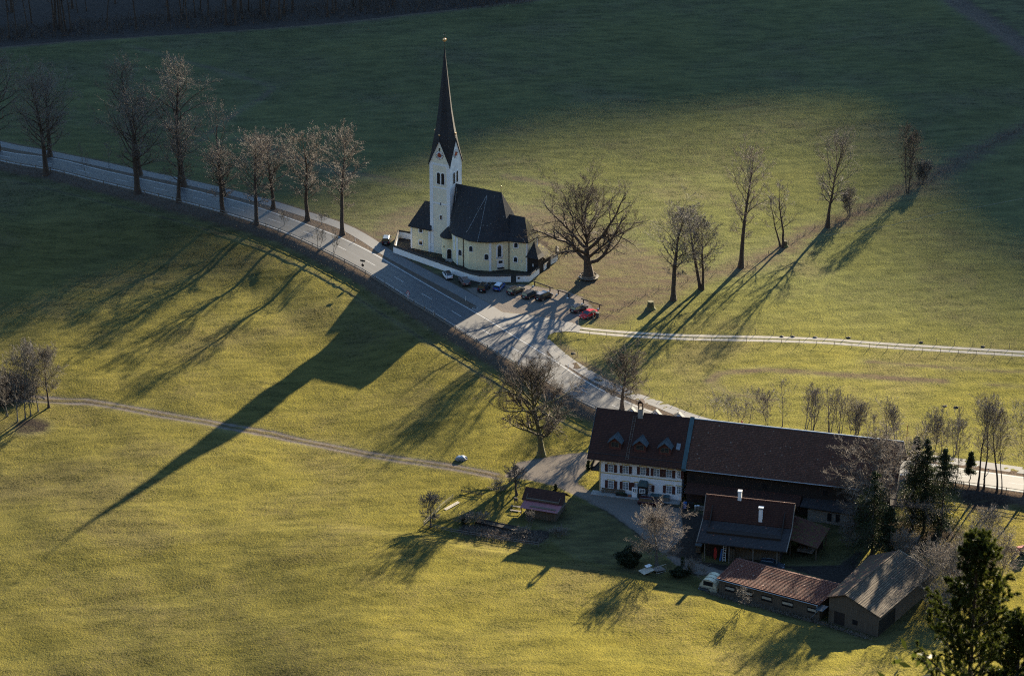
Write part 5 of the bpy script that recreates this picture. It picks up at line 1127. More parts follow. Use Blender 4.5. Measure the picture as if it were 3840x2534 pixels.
# evergreens
def spruce(label, loc, h, rad, seed, name='spruce_tree', n=1, group=None, f0=.08, mat='needle'):
    rs = np.random.RandomState(seed); root = thing(name, label, 'tree', loc, 0, group)
    K = 12; C0 = np.zeros((1, K, 3)); C0[0,:,2] = np.linspace(-.3, h, K); C0[0,1:-1,:2] = rs.randn(K-2, 2)*.05
    R0 = (h*.016*(1-np.linspace(0, 1, K)*.95))[None,:]; parts = [tube_np(C0, R0, 7)]
    nb_ = int(h*9); t = f0+(1-f0)*np.sort(rs.rand(nb_))**.95; az = rs.rand(nb_)*6.28; L = rad*(1.03-t)**.75*(.55+.65*rs.rand(nb_)); dz = .35*t-.22
    P = np.stack([np.zeros(nb_), np.zeros(nb_), t*h], -1); D = np.stack([np.cos(az), np.sin(az), dz], -1); C = curves(rs, P, D, L, 6, .07, -.02); parts.append(tube_np(C, taper(np.full(nb_, .045), 6, .3), 4))
    v, f = join(parts); a = np_mesh('trunk', v, f, M['bark'], root)
    m = 120; tt = rs.rand(nb_, m)**.7; f_ = tt*5; i = np.minimum(f_.astype(int), 4); fr = (f_-i)[...,None]; r_ = np.arange(nb_)[:,None]; Q = C[r_, i]+(C[r_, i+1]-C[r_, i])*fr
    wdt = (.10+.16*L[:,None]*(1-tt*.6))[...,None]; Q = Q+rs.randn(nb_, m, 3)*wdt*np.array([1,1,.55]); Q[...,2] -= np.abs(rs.randn(nb_, m))*.18; Q = Q.reshape(-1,3); nq = len(Q)
    d1 = nrmz(rs.randn(nq, 3)+np.array([0,0,-.5])); d2 = nrmz(np.cross(d1, rs.randn(nq, 3))); s = (.08+.12*rs.rand(nq))[:,None]
    V = np.stack([Q-d1*s, Q+d2*s*.4, Q+d1*s, Q-d2*s*.4], 1).reshape(-1,3); F = np.arange(nq*4).reshape(-1,4)
    b = np_mesh('crown', V, F, M[mat], root, smooth=False); note_kids(root, [a, b]); return root
def SP(label, p, top, wpx, seed, **k):
    q, h = at(p, top); return spruce(label, q, h, px2m(wpx/2, p), seed, **k)
SP('leftmost of the tall dark spruces by the barn end', (3420,1985), 1636, 190, 301); SP('second tall dark spruce by the barn end', (3462,1995), 1645, 190, 302)
SP('rightmost tall dark spruce by the barn end, with open lower branches', (3528,2005), 1685, 260, 303); SP('broad dark spruce before the bare brown tree', (3268,2075), 1770, 270, 304, f0=.1)
SP('small spruce between the road trees right of the barn', (3635,1825), 1690, 70, 305, f0=.35); SP('low dark spruce at the foot of the tall ones', (3330,2095), 1900, 150, 306)
SP('small dark cypress beside the farm lane', (2560,2120), 2088, 16, 307, name='cypress'); SP('small dark cone-shaped evergreen beside the farm lane', (2583,2150), 2118, 34, 308, name='evergreen')
SP('small dark evergreen in the garden by the left bed end', (1737,1965), 1935, 18, 309, name='evergreen'); SP('small evergreen behind the garden shed roof', (2083,1838), 1815, 12, 310, name='evergreen')
SP('tiny cypress on the lawn left of the farmhouse', (2206,1758), 1725, 14, 311, name='cypress')
def bush(label, p, top, wpx, seed):
    q, h = at(p, top); rs = np.random.RandomState(seed); n = 5000; r = px2m(wpx/2, p); d = nrmz(rs.randn(n, 3)); rr = (.75+.3*rs.rand(n))[:,None]
    lob = 1+.16*np.sin(d[:,:1]*5+1)+.14*np.sin(d[:,1:2]*6+d[:,2:]*5)
    Q = d*rr*lob*np.array([r, r*.8, h*.5]); Q[:,2] = np.maximum(Q[:,2]+h*.5, 0); d1 = nrmz(rs.randn(n, 3)); d2 = nrmz(np.cross(d1, rs.randn(n, 3))); s = .15
    V = np.stack([Q-d1*s, Q+d2*s*.6, Q+d1*s, Q-d2*s*.6], 1).reshape(-1,3); root = thing('evergreen_bush', label, 'bush', q)
    np_mesh('leaves', V, np.arange(n*4).reshape(-1,4), M['hedge'], root, smooth=False)
    MB().ball((0,0,h*.45), min(r, h*.5)*.8, 1, .8, .9, jit=.3).build('core', M['hedge'], root); return root
bush('large rounded dark evergreen bush left of the fan-shaped tree', (2358,2122), 2055, 92, 1); bush('small dark evergreen bush against the farmhouse terrace right end', (2535,1862), 1848, 26, 2)
bush('low dark evergreen bush beside the farm lane', (2545,2160), 2130, 60, 3)
# ---- foreground spruce, rooted on the hillside below the camera
def near_spruce(label, px, py, dist, depth, seed, spread=.62):
    r = Vector(ray(px, py)).normalized(); tip = Vector(CAM)+r*dist; gx, gy = tip.x, tip.y; zb = H(gx, gy); h = tip.z-zb
    root = thing('spruce_tree', label, 'tree', (gx, gy, zb)); rs = np.random.RandomState(seed)
    K = 16; C0 = np.zeros((1, K, 3)); C0[0,:,2] = np.linspace(-.3, h, K); C0[0,-8:-1,:2] += rs.randn(7, 2)*.006
    dep = h-C0[0,:,2]; R0 = (.010+.0105*dep)[None,:]; tp = [tube_np(C0, R0, 8)]
    # whorls
    P = []; D = []; L = []
    d = .10
    while d < depth:
        nb_ = 3+rs.randint(0, 3); a0 = rs.rand()*6.28
        for j in range(nb_):
            a = a0+6.28*j/nb_+rs.randn()*.15; P.append((0,0,h-d)); el = 1.0-.42*min(d, 2.2)/2.2+rs.randn()*.1; D.append((math.cos(a), math.sin(a), el)); L.append((.16+spread*d**.85)*(.75+.45*rs.rand()))
        d += .14+.08*rs.rand()+.025*d
    P = np.array(P); D = np.array(D); L = np.array(L); C = curves(rs, P, D, L, 8, .06, .035); tp.append(tube_np(C, taper(.006+.011*L, 8, .3), 5))
    shoots = [C[:, 1:]] if False else []
    need = []
    def add(Cc, dens): need.append((Cc, dens))
    add(C, 110)
    P2, D2, L2, r2 = spawn(rs, C, taper(np.full(len(L), .01), 8), np.full(len(L), .27)+L*.10, 13, .10, 50, .62, .6, .22)
    C2 = curves(rs, P2, D2, L2, 5, .09, .05); tp.append(tube_np(C2, np.full((len(P2), 5), .0045), 3)); add(C2, 95)
    P3_, D3, L3, r3 = spawn(rs, C2, taper(np.full(len(L2), .01), 5), L2, 2, .3, 42, .6, .6, .15); C3 = curves(rs, P3_, D3, L3, 4, .08, .05); add(C3, 55)
    v, f = join(tp); np_mesh('trunk', v, f, M['bark'], root)
    Vs = []
    for Cc, m in need:
        n, K_, _ = Cc.shape; ln = np.linalg.norm(np.diff(Cc, axis=1), axis=2).sum(1); 
        for q_ in range(m):
            t = rs.rand(n); f_ = t*(K_-1); i = np.minimum(f_.astype(int), K_-2); fr = (f_-i)[:,None]; r_ = np.arange(n); a = Cc[r_, i]; b = Cc[r_, i+1]; Q = a+(b-a)*fr; T_n = nrmz(b-a)
            rd = nrmz(np.cross(T_n, rs.randn(n, 3))); dr_ = nrmz(T_n*.75+rd+np.array([0,0,.15])); s = (.022+.014*rs.rand(n))[:,None]; wv = nrmz(np.cross(dr_, rs.randn(n,3)))*.0042
            Vs.append(np.stack([Q-wv, Q+wv, Q+dr_*s+wv*.3, Q+dr_*s-wv*.3], 1))
    V = np.concatenate(Vs).reshape(-1, 3); np_mesh('crown', V, np.arange(len(V)).reshape(-1, 4), M['needle_near'], root, smooth=False)
    # coarser lower crown down to the slope
    n = int((h-depth)*10); t = rs.rand(n)*(h-depth); az = rs.rand(n)*6.28; Lc = .8+.17*(h-t); Pc = np.stack([t*0, t*0, t+.8], -1); Dc = np.stack([np.cos(az), np.sin(az), t*0-.15], -1); Cc = curves(rs, Pc, Dc, Lc, 6, .06, .03)
    m = 60; tt = rs.rand(n, m)**.7; f_ = tt*5; i = np.minimum(f_.astype(int), 4); fr = (f_-i)[...,None]; r_ = np.arange(n)[:,None]; Q = Cc[r_, i]+(Cc[r_, i+1]-Cc[r_, i])*fr+rs.randn(n, m, 3)*.16; Q = Q.reshape(-1,3); nq = len(Q)
    d1 = nrmz(rs.randn(nq, 3)); d2 = nrmz(np.cross(d1, rs.randn(nq, 3))); V = np.stack([Q-d1*.1, Q+d2*.035, Q+d1*.1, Q-d2*.035], 1).reshape(-1,3)
    V = V[:]; np_mesh('lower_crown', V, np.arange(nq*4).reshape(-1,4), M['needle_near'], root, smooth=False)
near_spruce('dark green spruce top rising blurred in the lower right foreground', 3668, 2046, 35.0, 2.9, 401, .38)
near_spruce('second spruce tip half cut by the right edge of the foreground', 3830, 2330, 36.5, 1.9, 402, .42)

# ================================================================ CARS
DIM = dict(hatch=(4.25,1.80,1.50,.02,.74,.10,.56), estate=(4.70,1.83,1.48,.015,.72,.07,.56), suv=(4.55,1.90,1.70,.015,.74,.08,.58), small=(3.55,1.63,1.49,.03,.78,.13,.62), van=(4.45,1.84,1.68,.01,.82,.05,.64), mini=(3.85,1.73,1.44,.02,.74,.06,.60), sedan=(4.60,1.86,1.42,.12,.74,.27,.57))
PAINTS = {}
def paint(c):
    if c not in PAINTS:
        m = plain('car_paint', c, .28, .08, .5, spec=.25); m.node_tree.nodes['Principled BSDF'].inputs['Coat Weight'].default_value = .25; PAINTS[c] = m
    return PAINTS[c]
def car(label, style, col, p, head, roofc=None, z=None, group='cars parked by the church', rails=False):
    L, W, Hh, b0, b1, t0, t1 = DIM[style]; q = g(*p); root = thing('parked_car', label, 'car', (q[0], q[1], q[2]+.02), R(head), group)
    pm = paint(col); belt = .62*Hh; X0 = -L/2
    st = [(0,.50,.82,.30),(.015,.58,.92,.24),(.05,.62,.985,.22),(.15,.62,1,.2),(.5,.62,1,.2),(b1-.02,.62,1,.2),(b1+.06,.575,.98,.2),(.93,.50,.93,.2),(.975,.42,.86,.22),(1.0,.36,.74,.26)]
    if style == 'sedan': st = [(0,.50,.78,.30),(.02,.62,.88,.24),(.12,.64,.96,.22)]+st[3:]
    if style in ('small','mini'): st[-3:] = [(.93,.54,.95,.2),(.98,.46,.88,.22),(1.0,.34,.78,.26)]
    rings = []
    for f, zt, w_, zb in st:
        hw_ = W/2*w_; zt *= Hh; rings.append([(X0+f*L, -hw_*.90, zb), (X0+f*L, -hw_, zb+.18), (X0+f*L, -hw_, zt-.14), (X0+f*L, -hw_*.93, zt-.02), (X0+f*L, -hw_*.6, zt+.02), (X0+f*L, hw_*.6, zt+.02), (X0+f*L, hw_*.93, zt-.02), (X0+f*L, hw_, zt-.14), (X0+f*L, hw_, zb+.18), (X0+f*L, hw_*.90, zb)])
    body = MB().loft(rings).build('body', pm, root, smooth=False)
    wb = W/2*.90; wt = W/2*.72; xb0, xb1, xt0, xt1 = [X0+v*L for v in (b0+.02, b1, t0, t1)]
    bt = belt-.01; tp = Hh-.06
    MB().loft([[(xb0,-wb,bt),(xb1,-wb,bt),(xb1,wb,bt),(xb0,wb,bt)], [(xt0,-wt,tp),(xt1,-wt,tp),(xt1,wt,tp),(xt0,wt,tp)]]).build('windows', M['glass_car'], root)
    rm = paint(roofc) if roofc else pm
    MB().loft([[(xt0-.02,-wt-.02,tp-.005),(xt1+.06,-wt-.02,tp-.03),(xt1+.06,wt+.02,tp-.03),(xt0-.02,wt+.02,tp-.005)], [(xt0+.04,-wt*.9,Hh-.01),(xt1-.06,-wt*.9,Hh),(xt1-.06,wt*.9,Hh),(xt0+.04,wt*.9,Hh-.01)]]).build('roof', rm, root)
    pl_ = MB()
    for s in (-1, 1):
        for (xa, xc) in ((xb0, xt0), (xb1, xt1)): pl_.tube([(xa, s*wb, bt), (xc, s*wt, tp)], .045, 5)
        xm = (xb0*.5+xb1*.5, xt0*.5+xt1*.5); pl_.tube([(xm[0], s*(wb+.005), bt), (xm[1], s*(wt+.005), tp)], .035, 4)
        if style in ('estate','van','suv'): pl_.tube([(xb0+.75, s*(wb+.005), bt), (xt0+.65, s*(wt+.005), tp)], .04, 4)
    pl_.build('pillars', pm, root)
    if rails or style in ('estate',):
        rl_ = MB()
        for s in (-1, 1): rl_.tube([(xt0+.15, s*wt*.9, Hh+.0), (xt0+.3, s*wt*.9, Hh+.06), (xt1-.25, s*wt*.9, Hh+.06), (xt1-.1, s*wt*.9, Hh)], .022, 5)
        rl_.build('roof_rails', M['metal_pale'], root)
    for f in (.185, .80):
        for s in (-1, 1):
            x = X0+f*L; y = s*(W/2-.1); r_ = .33 if style not in ('small','mini') else .30
            wl = MB().tube([(x, y-.11, r_), (x, y+.11, r_)], r_, 16).build('wheel', M['tyre'], root); MB().tube([(x, y+s*.10, r_), (x, y+s*.125, r_)], r_*.62, 12).build('rim', M['rim'], wl)
    for s in (-1, 1):
        MB().box(X0-.01, X0+.14, s*W*.36-.15, s*W*.36+.15, Hh*.46, Hh*.56).build('tail_light', M['tail'], root)
        xh = X0+.955*L; MB().box(xh-.12, xh+.03, s*W*.34-.17, s*W*.34+.17, Hh*.40, Hh*.475).build('headlight', M['headl'], root)
        MB().box(xb1-.28, xb1-.12, s*(W/2+.02)-.09, s*(W/2+.02)+.09, belt, belt+.15).build('mirror', pm, root)
    MB().box(X0-.03, X0+.0, -.26, .26, Hh*.33, Hh*.33+.11).build('licence_plate', M['plate'], root); MB().box(X0+L-.01, X0+L+.02, -.26, .26, .36, .47).build('licence_plate', M['plate'], root)
    MB().box(X0-.04, X0+.10, -W*.40, W*.40, .24, .42).build('bumper', M['black'], root); return root
car('black car with bright windscreen roof parked alone left of the churchyard wall', 'suv', (.012,.014,.018), (1450,909), 86, roofc=(.12,.13,.14))
car('small white car with black roof parked at the white churchyard wall', 'small', (.78,.80,.82), (1678,1040), 107, roofc=(.02,.02,.022))
car('grey-brown hatchback parked right of the small white car', 'hatch', (.13,.10,.10), (1741,1062), 108)
car('black sport utility car parked left of the blue car', 'suv', (.012,.012,.014), (1816,1086), 72, rails=True)
car('blue small car with white roof parked before the churchyard wall', 'mini', (.015,.09,.34), (1872,1083), 70, roofc=(.72,.76,.80))
car('black estate car parked right of the blue car, nose to the wooden barrier', 'estate', (.010,.011,.013), (1935,1097), 50)
car('dark estate car in the middle of the three slanting cars at the barrier', 'estate', (.014,.018,.026), (1990,1112), 49)
car('black van-like car with pale roof, rightmost of the three slanting cars', 'van', (.010,.010,.012), (2040,1120), 48, roofc=(.16,.145,.145))
car('dark blue-black estate car parked directly beside the red car', 'estate', (.016,.014,.022), (2172,1164), 49)
car('bright red car parked nose towards the road at the log barrier', 'sedan', (.50,.018,.015), (2207,1186), 228)
car('dark red estate car parked before the farmhouse door', 'estate', (.045,.010,.012), (2440,1892), -14, group='cars in the farmyard')
car('dark car half hidden between the workshop and the cart shed', 'estate', (.02,.03,.045), (2895,2128), -16, group='cars in the farmyard')
# ================================================================ FENCES
def ground3(p, z=0): x, y = p[0], p[1]; return (x, y, H(x, y)+z)
def sample(P, st):
    L = [0.]
    for i in range(1, len(P)): L.append(L[-1]+math.dist(P[i][:2], P[i-1][:2]))
    n_ = max(2, int(L[-1]/st)+1); a = np.array([p[:2] for p in P]); s = np.linspace(0, L[-1], n_); return [(float(np.interp(v, L, a[:,0])), float(np.interp(v, L, a[:,1]))) for v in s]
def fence(name, label, P, st, ph, rails, pr, rr_, pm, rm, square=True, cat='fence'):
    o0 = P[0]; root = thing(name, label, cat, ground3(o0)); b = root.location; S_p = sample(P, st)
    def rel(p, z): q = ground3(p, z); return (q[0]-b.x, q[1]-b.y, q[2]-b.z)
    for i, p in enumerate(S_p):
        if pr: MB().tube([rel(p, -.3), rel(p, ph+rnd.uniform(-.06,.06))], pr, 5 if square else 6).build('post', pm, root)
    for z_ in rails:
        m = MB(); m.tube([rel(p, z_) for p in S_p], rr_, 4); m.build('rail' if rr_ > .02 else 'wire', rm, root)
    return root
rf_line = offset([tuple(p) for p in rls if -172 < p[0] < 23], -1.25)
fence('road_fence', 'long two-rail timber fence along the near side of the road', rf_line, 4.2, 1.15, (.35, .95), .11, .10, M['wood_grey'], M['wood_grey'])
fence('road_fence', 'timber rail fence in front of the road right of the spruces', offset([tuple(p) for p in rls if p[0] > 82 and p[0] < 112], -1.25), 4.0, 1.1, (.5, .95), .08, .05, M['log'], M['log'])
n_line = smooth_line(offset(rt, 2.6)[2:], 3.); s_line = smooth_line(offset(rt, -2.3)[1:], 3.)
fence('wire_fence', 'row of thin posts with wire on the upper side of the gravel track', n_line[1:], 3.7, 1.15, (1.0,), .05, .008, M['rail'], M['iron'])
isl = [gz(*p) for p in (cJ(978,700), cJ(905,800), cJ(970,935), cJ(1145,1045), cJ(1335,1155), cJ(1490,1255), (2290,1410), (2400,1463), (2520,1503), (2600,1525), (2700,1552))]
fence('wire_fence', 'row of thin posts with wire on the lower side of the gravel track', [p for p in s_line if p[0] > isl[0][0]+.5], 3.6, 1.15, (1.0,), .055, .008, M['rail'], M['iron'])
fence('wire_fence', 'wire fence curving along the meadow edge above the cycle path', isl, 3.3, 1.1, (.95,), .05, .008, M['rail'], M['iron'])
fence('pasture_fence', 'old wire fence with leaning posts along the hedge line right of the old linden', [p for p in hedge_l[1:]], 4.2, 1.2, (.6, 1.05), .06, .008, M['rail'], M['iron'])
fence('pasture_fence', 'dim wire fence branching right in the shaded upper right field', [gz(3573,632), gz(3660,675), gz(3740,682), gz(3840,705)], 4.6, 1.3, (.7, 1.1), .06, .010, M['rail'], M['iron'])
fence('plank_fence', 'grey plank fence along the lower edge of the garden', [gz(*p, FZ) for p in (cG(578,535), cG(760,575), cG(1000,605), cG(1200,640), cG(1372,662))], 2.6, .9, (.35, .75), .05, .06, M['wood_grey'], M['wood_grey'])
fence('plank_fence', 'sunlit plank fence on the left side of the garden running up the lawn', [gz(*p, FZ) for p in (cG(575,532), cG(640,465), cG(700,395), cG(777,335))], 2.6, 1.0, (.4, .85), .05, .07, M['plank_pale'], M['wood_grey'])
fence('plank_fence', 'low board fence behind the garden by the field track', [gz(*p, FZ) for p in (cG(835,290), cG(900,300), cG(980,312))], 2.4, .8, (.3, .6), .05, .07, M['wood'], M['wood'])
# wooden barriers
for i, (a, b, lb) in enumerate(((c3(1350,352), c3(1600,440), 'log barrier behind the three slanting dark cars'), (c3(1658,465), c3(1830,522), 'log barrier crossed by the shadow of the old linden'), (c3(1970,577), c3(2232,662), 'log barrier behind the red car'))):
    A0 = gz(a[0], a[1], .95); B0 = gz(b[0], b[1], .95); root = thing('log_barrier', lb, 'barrier', (A0[0], A0[1], 0), 0, 'log barriers round the parking place')
    d = (B0[0]-A0[0], B0[1]-A0[1]); MB().tube([(0,0,.95), (d[0],d[1],.95)], .13, 8).build('rail', M['log'], root)
    for t in (.1, .88): MB().tube([(d[0]*t,d[1]*t,-.2), (d[0]*t,d[1]*t,.9)], .14, 8).build('post', M['log'], root); MB().ball((d[0]*t-.3,d[1]*t-.3,.08), .24, 1,1,.6, jit=.3).build('footing_stone', M['white_old'], root)
p = gz(2207,1043); root = thing('tree_bench', 'wooden bench ring with backrest round the trunk of the old linden', 'bench', (p[0], p[1], 0))
for k in range(7):
    a = R(200+k*48); r_ = 2.0; cx, cy = r_*math.cos(a), r_*math.sin(a); ux = (-math.sin(a), math.cos(a), 0); uy = (math.cos(a), math.sin(a), 0)
    MB().obox((cx,cy,.42), ux, uy, (0,0,1), .85, .26, .06).build('seat', M['wood_grey'], root); MB().obox((cx-.25*uy[0],cy-.25*uy[1],.55), ux, uy, (0,0,1), .8, .04, .4).build('backrest', M['wood_grey'], root)
    MB().obox((cx,cy,0), ux, uy, (0,0,1), .08, .2, .42).build('leg', M['wood'], root)
def stump(label, p, r, h, seed):
    q = g(*p); rs = random.Random(seed); root = thing('tree_stump', label, 'stump', q); rings = []
    for z_, k in ((-.2,1.7),(.15,1.35),(.5,1.0),(h*.8,.92),(h,.85)): rings.append([(r*k*(1+.22*rs.random())*math.cos(a), r*k*(1+.22*rs.random())*math.sin(a), z_+rs.random()*.12*(z_ > .6)) for a in [6.283*j/12 for j in range(12)]])
    MB().loft(rings).build('trunk', M['bark_mossy'], root); return root
stump('dark jagged tree stump on the meadow edge left of the oval tree', (2440,1158), .75, 1.7, 3); stump('cut stump at the foot of the crooked two-stemmed tree', (2945,925), .5, 1.4, 4)
# ================================================================ SIGNS AND SMALL THINGS
FACE = Frame(0, 0, 0, 12)
q = g(1361, 1018); s = thing('road_sign', 'dark back of a round road sign with a rectangular plate above, by the fence', 'sign', q, R(-25))
MB().tube([(0,0,0),(0,0,2.9)], .035, 6).build('post', M['metal_pale'], s); MB().tube([(0,-.03,1.55),(0,-.06,1.55)], .34, 20).build('round_plate', M['iron'], s); MB().box(-.6,.6,-.06,-.03,2.4,2.8).build('rectangular_plate', M['iron'], s)
q = g(1530, 1124); s = thing('level_crossing_sign', 'red-rimmed warning triangle on a red and white striped beacon by the fence', 'sign', q, R(-20))
MB().slab([(-.48,0,1.45),(.48,0,1.45),(0,0,2.3)], .02, (0,-1,0)).build('sign_border', M['sign_red'], s); f = MB().slab([(-.32,-.025,1.54),(.32,-.025,1.54),(0,-.025,2.1)], .01, (0,-1,0)).build('sign_face', M['sign_white'], s)
MB().box(-.13,.13,-.05,-.036,1.58,1.72).box(-.05,.03,-.05,-.036,1.72,1.85).build('locomotive_symbol', M['black'], s)
MB().box(-.15,.15,-.02,.01,.35,1.42).build('beacon', M['sign_white'], s); st_ = MB()
for k in range(2): st_.slab([(-.15,-.022,.55+k*.35),(.15,-.022,.68+k*.35),(.15,-.022,.82+k*.35),(-.15,-.022,.69+k*.35)], .012, (0,-1,0))
st_.build('red_stripes', M['sign_red'], s); MB().tube([(0,.03,0),(0,.03,1.5)], .035, 6).build('post', M['metal_pale'], s)
DEL = [((1626,1180),'white roadside marker post at the near road edge below the churchyard'), ((547,722),'white roadside marker post at the near road edge in the shaded stretch'), ((620,672),'red and white marker post on the verge between road and cycle path'), ((1332,904),'white marker post on the sunlit verge left of the church'), ((1746,1127),'thin marker post on the dark verge below the parked cars'), ((2131,1380),'white roadside marker post beside the right cycle path'), ((3706,1772),'marker post beside the right-hand road')]
first = None
for (p, lb) in DEL:
    q = g(*p)
    if first is None:
        first = s = thing('marker_post', lb, 'marker post', q, R(-30), 'roadside marker posts')
        a = MB().prism([(-.07,-.05),(.07,-.05),(0,.07)], 0, 1.0).build('post', M['sign_white'], s); b_ = MB().prism([(-.075,-.055),(.075,-.055),(0,.075)], .68, .84).build('black_band', M['black'], s); note_kids(s, [a, b_])
    else:
        s = copy_tree(first); s.location = q; s['label'] = lb
for p, h_, lb in (((3400,1650), 3.2, 'tall thin red marker pole behind the right barn end'),): q = g(*p); o = MB().tube([(0,0,0),(0,0,h_)], .06, 6).build('marker_pole', M['red_paint']); o.location = q; tag(o, lb, 'pole')
q = g(2782,1592); s = thing('hydrant', 'small red hydrant behind the barn ridge', 'hydrant', q); MB().tube([(0,0,0),(0,0,.7)], .13, 8).ball((0,0,.75), .17).build('body', M['red_paint'], s); MB().tube([(-.25,0,.5),(.25,0,.5)], .07, 6).build('outlet', M['red_paint'], s)
q = g(1781,1156); s = thing('manhole_cover', 'round concrete manhole on the dark verge tip beside the junction', 'manhole', q); MB().tube([(0,0,-.05),(0,0,.05)], .62, 20).build('ring', M['concrete'], s); MB().tube([(0,0,.0),(0,0,.07)], .42, 20).build('lid', M['iron'], s)
q = g(2240,1190); s = thing('electric_box', 'grey-green cabinet behind the red car', 'cabinet', q, R(-20)); MB().box(-.35,.35,-.2,.2,0,1.1).build('cabinet', M['metal_dormer'], s); MB().box(-.4,.4,-.25,.25,1.1,1.16).build('lid', M['metal_dormer'], s)
fence('rope_fence', 'short post-and-rope fence at the corner below the red car', [gz(*cJ(1272,550)), gz(*cJ(1412,515)), gz(*cJ(1545,455))], 3.0, 1.2, (.8,), .12, .02, M['wood_grey'], M['rope'])
# fallen rope across the upper right meadow
P = [g(*p) for p in ((3100,889),(3220,873),(3340,852),(3440,828),(3560,799),(3680,782),(3840,751),(3950,735))]
b = P[0]; o = MB().tube([(p[0]-b[0],p[1]-b[1],p[2]-b[2]+.5) for p in P], .022, 4).build('fence_rope', M['rope']); o.location = b; tag(o, 'thin pale rope stretched across the meadow at the upper right', 'rope')
# heap with tarpaulin
q = g(1730,1722); s = thing('covered_heap', 'low heap under pale tarpaulin beside the field track', 'heap', q); rs = random.Random(4)
s.scale = (.68,.68,.65)
MB().ball((0,0,.25), 1.5, 1.15, .8, .55, 14, 8, .25, rs).build('heap', M['stone'], s); MB().ball((.1,.1,.38), 1.42, 1.1, .75, .58, 14, 8, .22, rs).build('tarpaulin', M['tarp'], s)
for k in range(9): a = k*.7; 
m = MB()
for k in range(16): a = k*.393; m.ball((1.72*math.cos(a), 1.2*math.sin(a), .08), .16+.08*rs.random(), jit=.3, nu=6, nv=4)
m.build('edge_stones', M['stone'], s)
# garden things
q = g(*cG(770,385)); s = thing('plank_stack', 'pale sunlit planks lying on the garden lawn', 'planks', q, R(52))
for k in range(3): MB().box(-2.1,2.1,-.3+k*.22,-.12+k*.22,.05+.04*k,.1+.04*k).build('plank', M['plank_pale'], s)
q = g(*cG(1215,365)); s = thing('insect_house', 'small brown wooden stand on the garden lawn left of the shed', 'stand', q, R(-20)); MB().box(-.35,.35,-.15,.15,.5,1.2).build('box', M['wood'], s)
for x in (-.3,.3): MB().box(x-.04,x+.04,-.04,.04,0,.5).build('leg', M['wood'], s)
for (x, y, lb) in ((1215,400,'dark garden bench left of the garden shed'), (1215,430,'low garden bench nearer the beds, left of the garden shed')):
    q = g(*cG(x,y)); s = thing('garden_bench', lb, 'bench', q, R(-18)); MB().box(-1.1,1.1,-.2,.2,.4,.46).build('seat', M['wood_grey'], s)
    for k in (-.9,.9): MB().box(k-.05,k+.05,-.18,.18,0,.4).build('leg', M['wood'], s)
q = g(*cG(1225,400)); 
for (x, y, lb) in ((820,385,'thin clothes pole on the garden lawn, left one'), (1097,435,'thin clothes pole on the garden lawn, right one'), (888,315,'thin clothes pole at the back of the garden')):
    q = g(*cG(x,y)); o = MB().tube([(0,0,0),(0,0,2.4)], .035, 6).build('clothes_pole', M['iron']); o.location = q; tag(o, lb, 'pole')
pts = [gz(*p, FZ) for p in (cG(930,505), cG(1100,540), cG(1200,560))]; s = thing('raised_bed', 'long dark timber-edged raised bed in the garden', 'garden bed', (pts[0][0], pts[0][1], FZ)); L2 = math.dist(pts[0], pts[2]); an = math.atan2(pts[2][1]-pts[0][1], pts[2][0]-pts[0][0]); s.rotation_euler = (0,0,an)
MB().box(0,L2,-.05,.05,0,.4).build('near_board', M['wood_dark'], s); MB().box(0,L2,1.45,1.55,0,.4).build('far_board', M['wood_dark'], s); MB().box(.05,L2-.05,.05,1.45,0,.3).build('soil', plain('dark_soil', (.035,.025,.018), 1., .4, 4), s)
# yard things
q = gz(2569,1905, FZ); s = thing('waste_bin', 'blue wheeled bin by the dark barn wall', 'bin', (*q, FZ), R(-15)); MB().loft([[(-.26,-.3,.08),(.26,-.3,.08),(.26,.3,.08),(-.26,.3,.08)],[(-.31,-.36,1.15),(.31,-.36,1.15),(.31,.36,1.15),(-.31,.36,1.15)]]).build('body', M['blue'], s); MB().box(-.33,.33,-.38,.38,1.15,1.25).build('lid', M['blue'], s); MB().tube([(-.3,.33,.14),(.3,.33,.14)], .13, 8).build('wheels', M['tyre'], s)
q = gz(2589,1903, FZ); s = thing('waste_bin', 'black wheeled bin right beside the blue one', 'bin', (*q, FZ), R(-15)); MB().loft([[(-.5,-.35,.08),(.5,-.35,.08),(.5,.35,.08),(-.5,.35,.08)],[(-.6,-.4,1.0),(.6,-.4,1.0),(.6,.4,1.0),(-.6,.4,1.0)]]).build('body', M['black'], s); MB().box(-.62,.62,-.42,.42,1.0,1.1).build('lid', M['iron'], s)
for (x, y, lb) in ((2608,1915,'left tan bollard with pale top before the barn'), (2618,1914,'right tan bollard with pale top before the barn')):
    q = gz(x, y, FZ); s = thing('bollard', lb, 'bollard', (*q, FZ), 0, 'tan bollards before the barn'); MB().loft([[(r_*math.cos(a), r_*math.sin(a), z_) for a in [6.283*j/10 for j in range(10)]] for r_, z_ in ((.2,0),(.24,.6),(.2,1.0))]).build('body', M['wood_grey'], s); MB().tube([(0,0,1.0),(0,0,1.15)], .22, 10).build('cap', M['sign_white'], s)
q = gz(*cP(520,1030), FZ); s = thing('tipping_platform', 'tilted plank platform with tubular frame on the grass below the fan-shaped tree', 'platform', (*q, FZ), R(32))
MB().slab([(-2.6,-.9,.7),(-.3,-.9,1.0),(-.3,1.0,1.0),(-2.6,1.0,.7)], .08, (0,0,-1)).build('plank_deck', M['plank_pale'], s); MB().slab([(-1.2,.2,1.25),(-.1,.2,1.35),(-.1,1.1,1.35),(-1.2,1.1,1.25)], .04, (0,0,-1)).build('white_sheet', M['sign_white'], s)
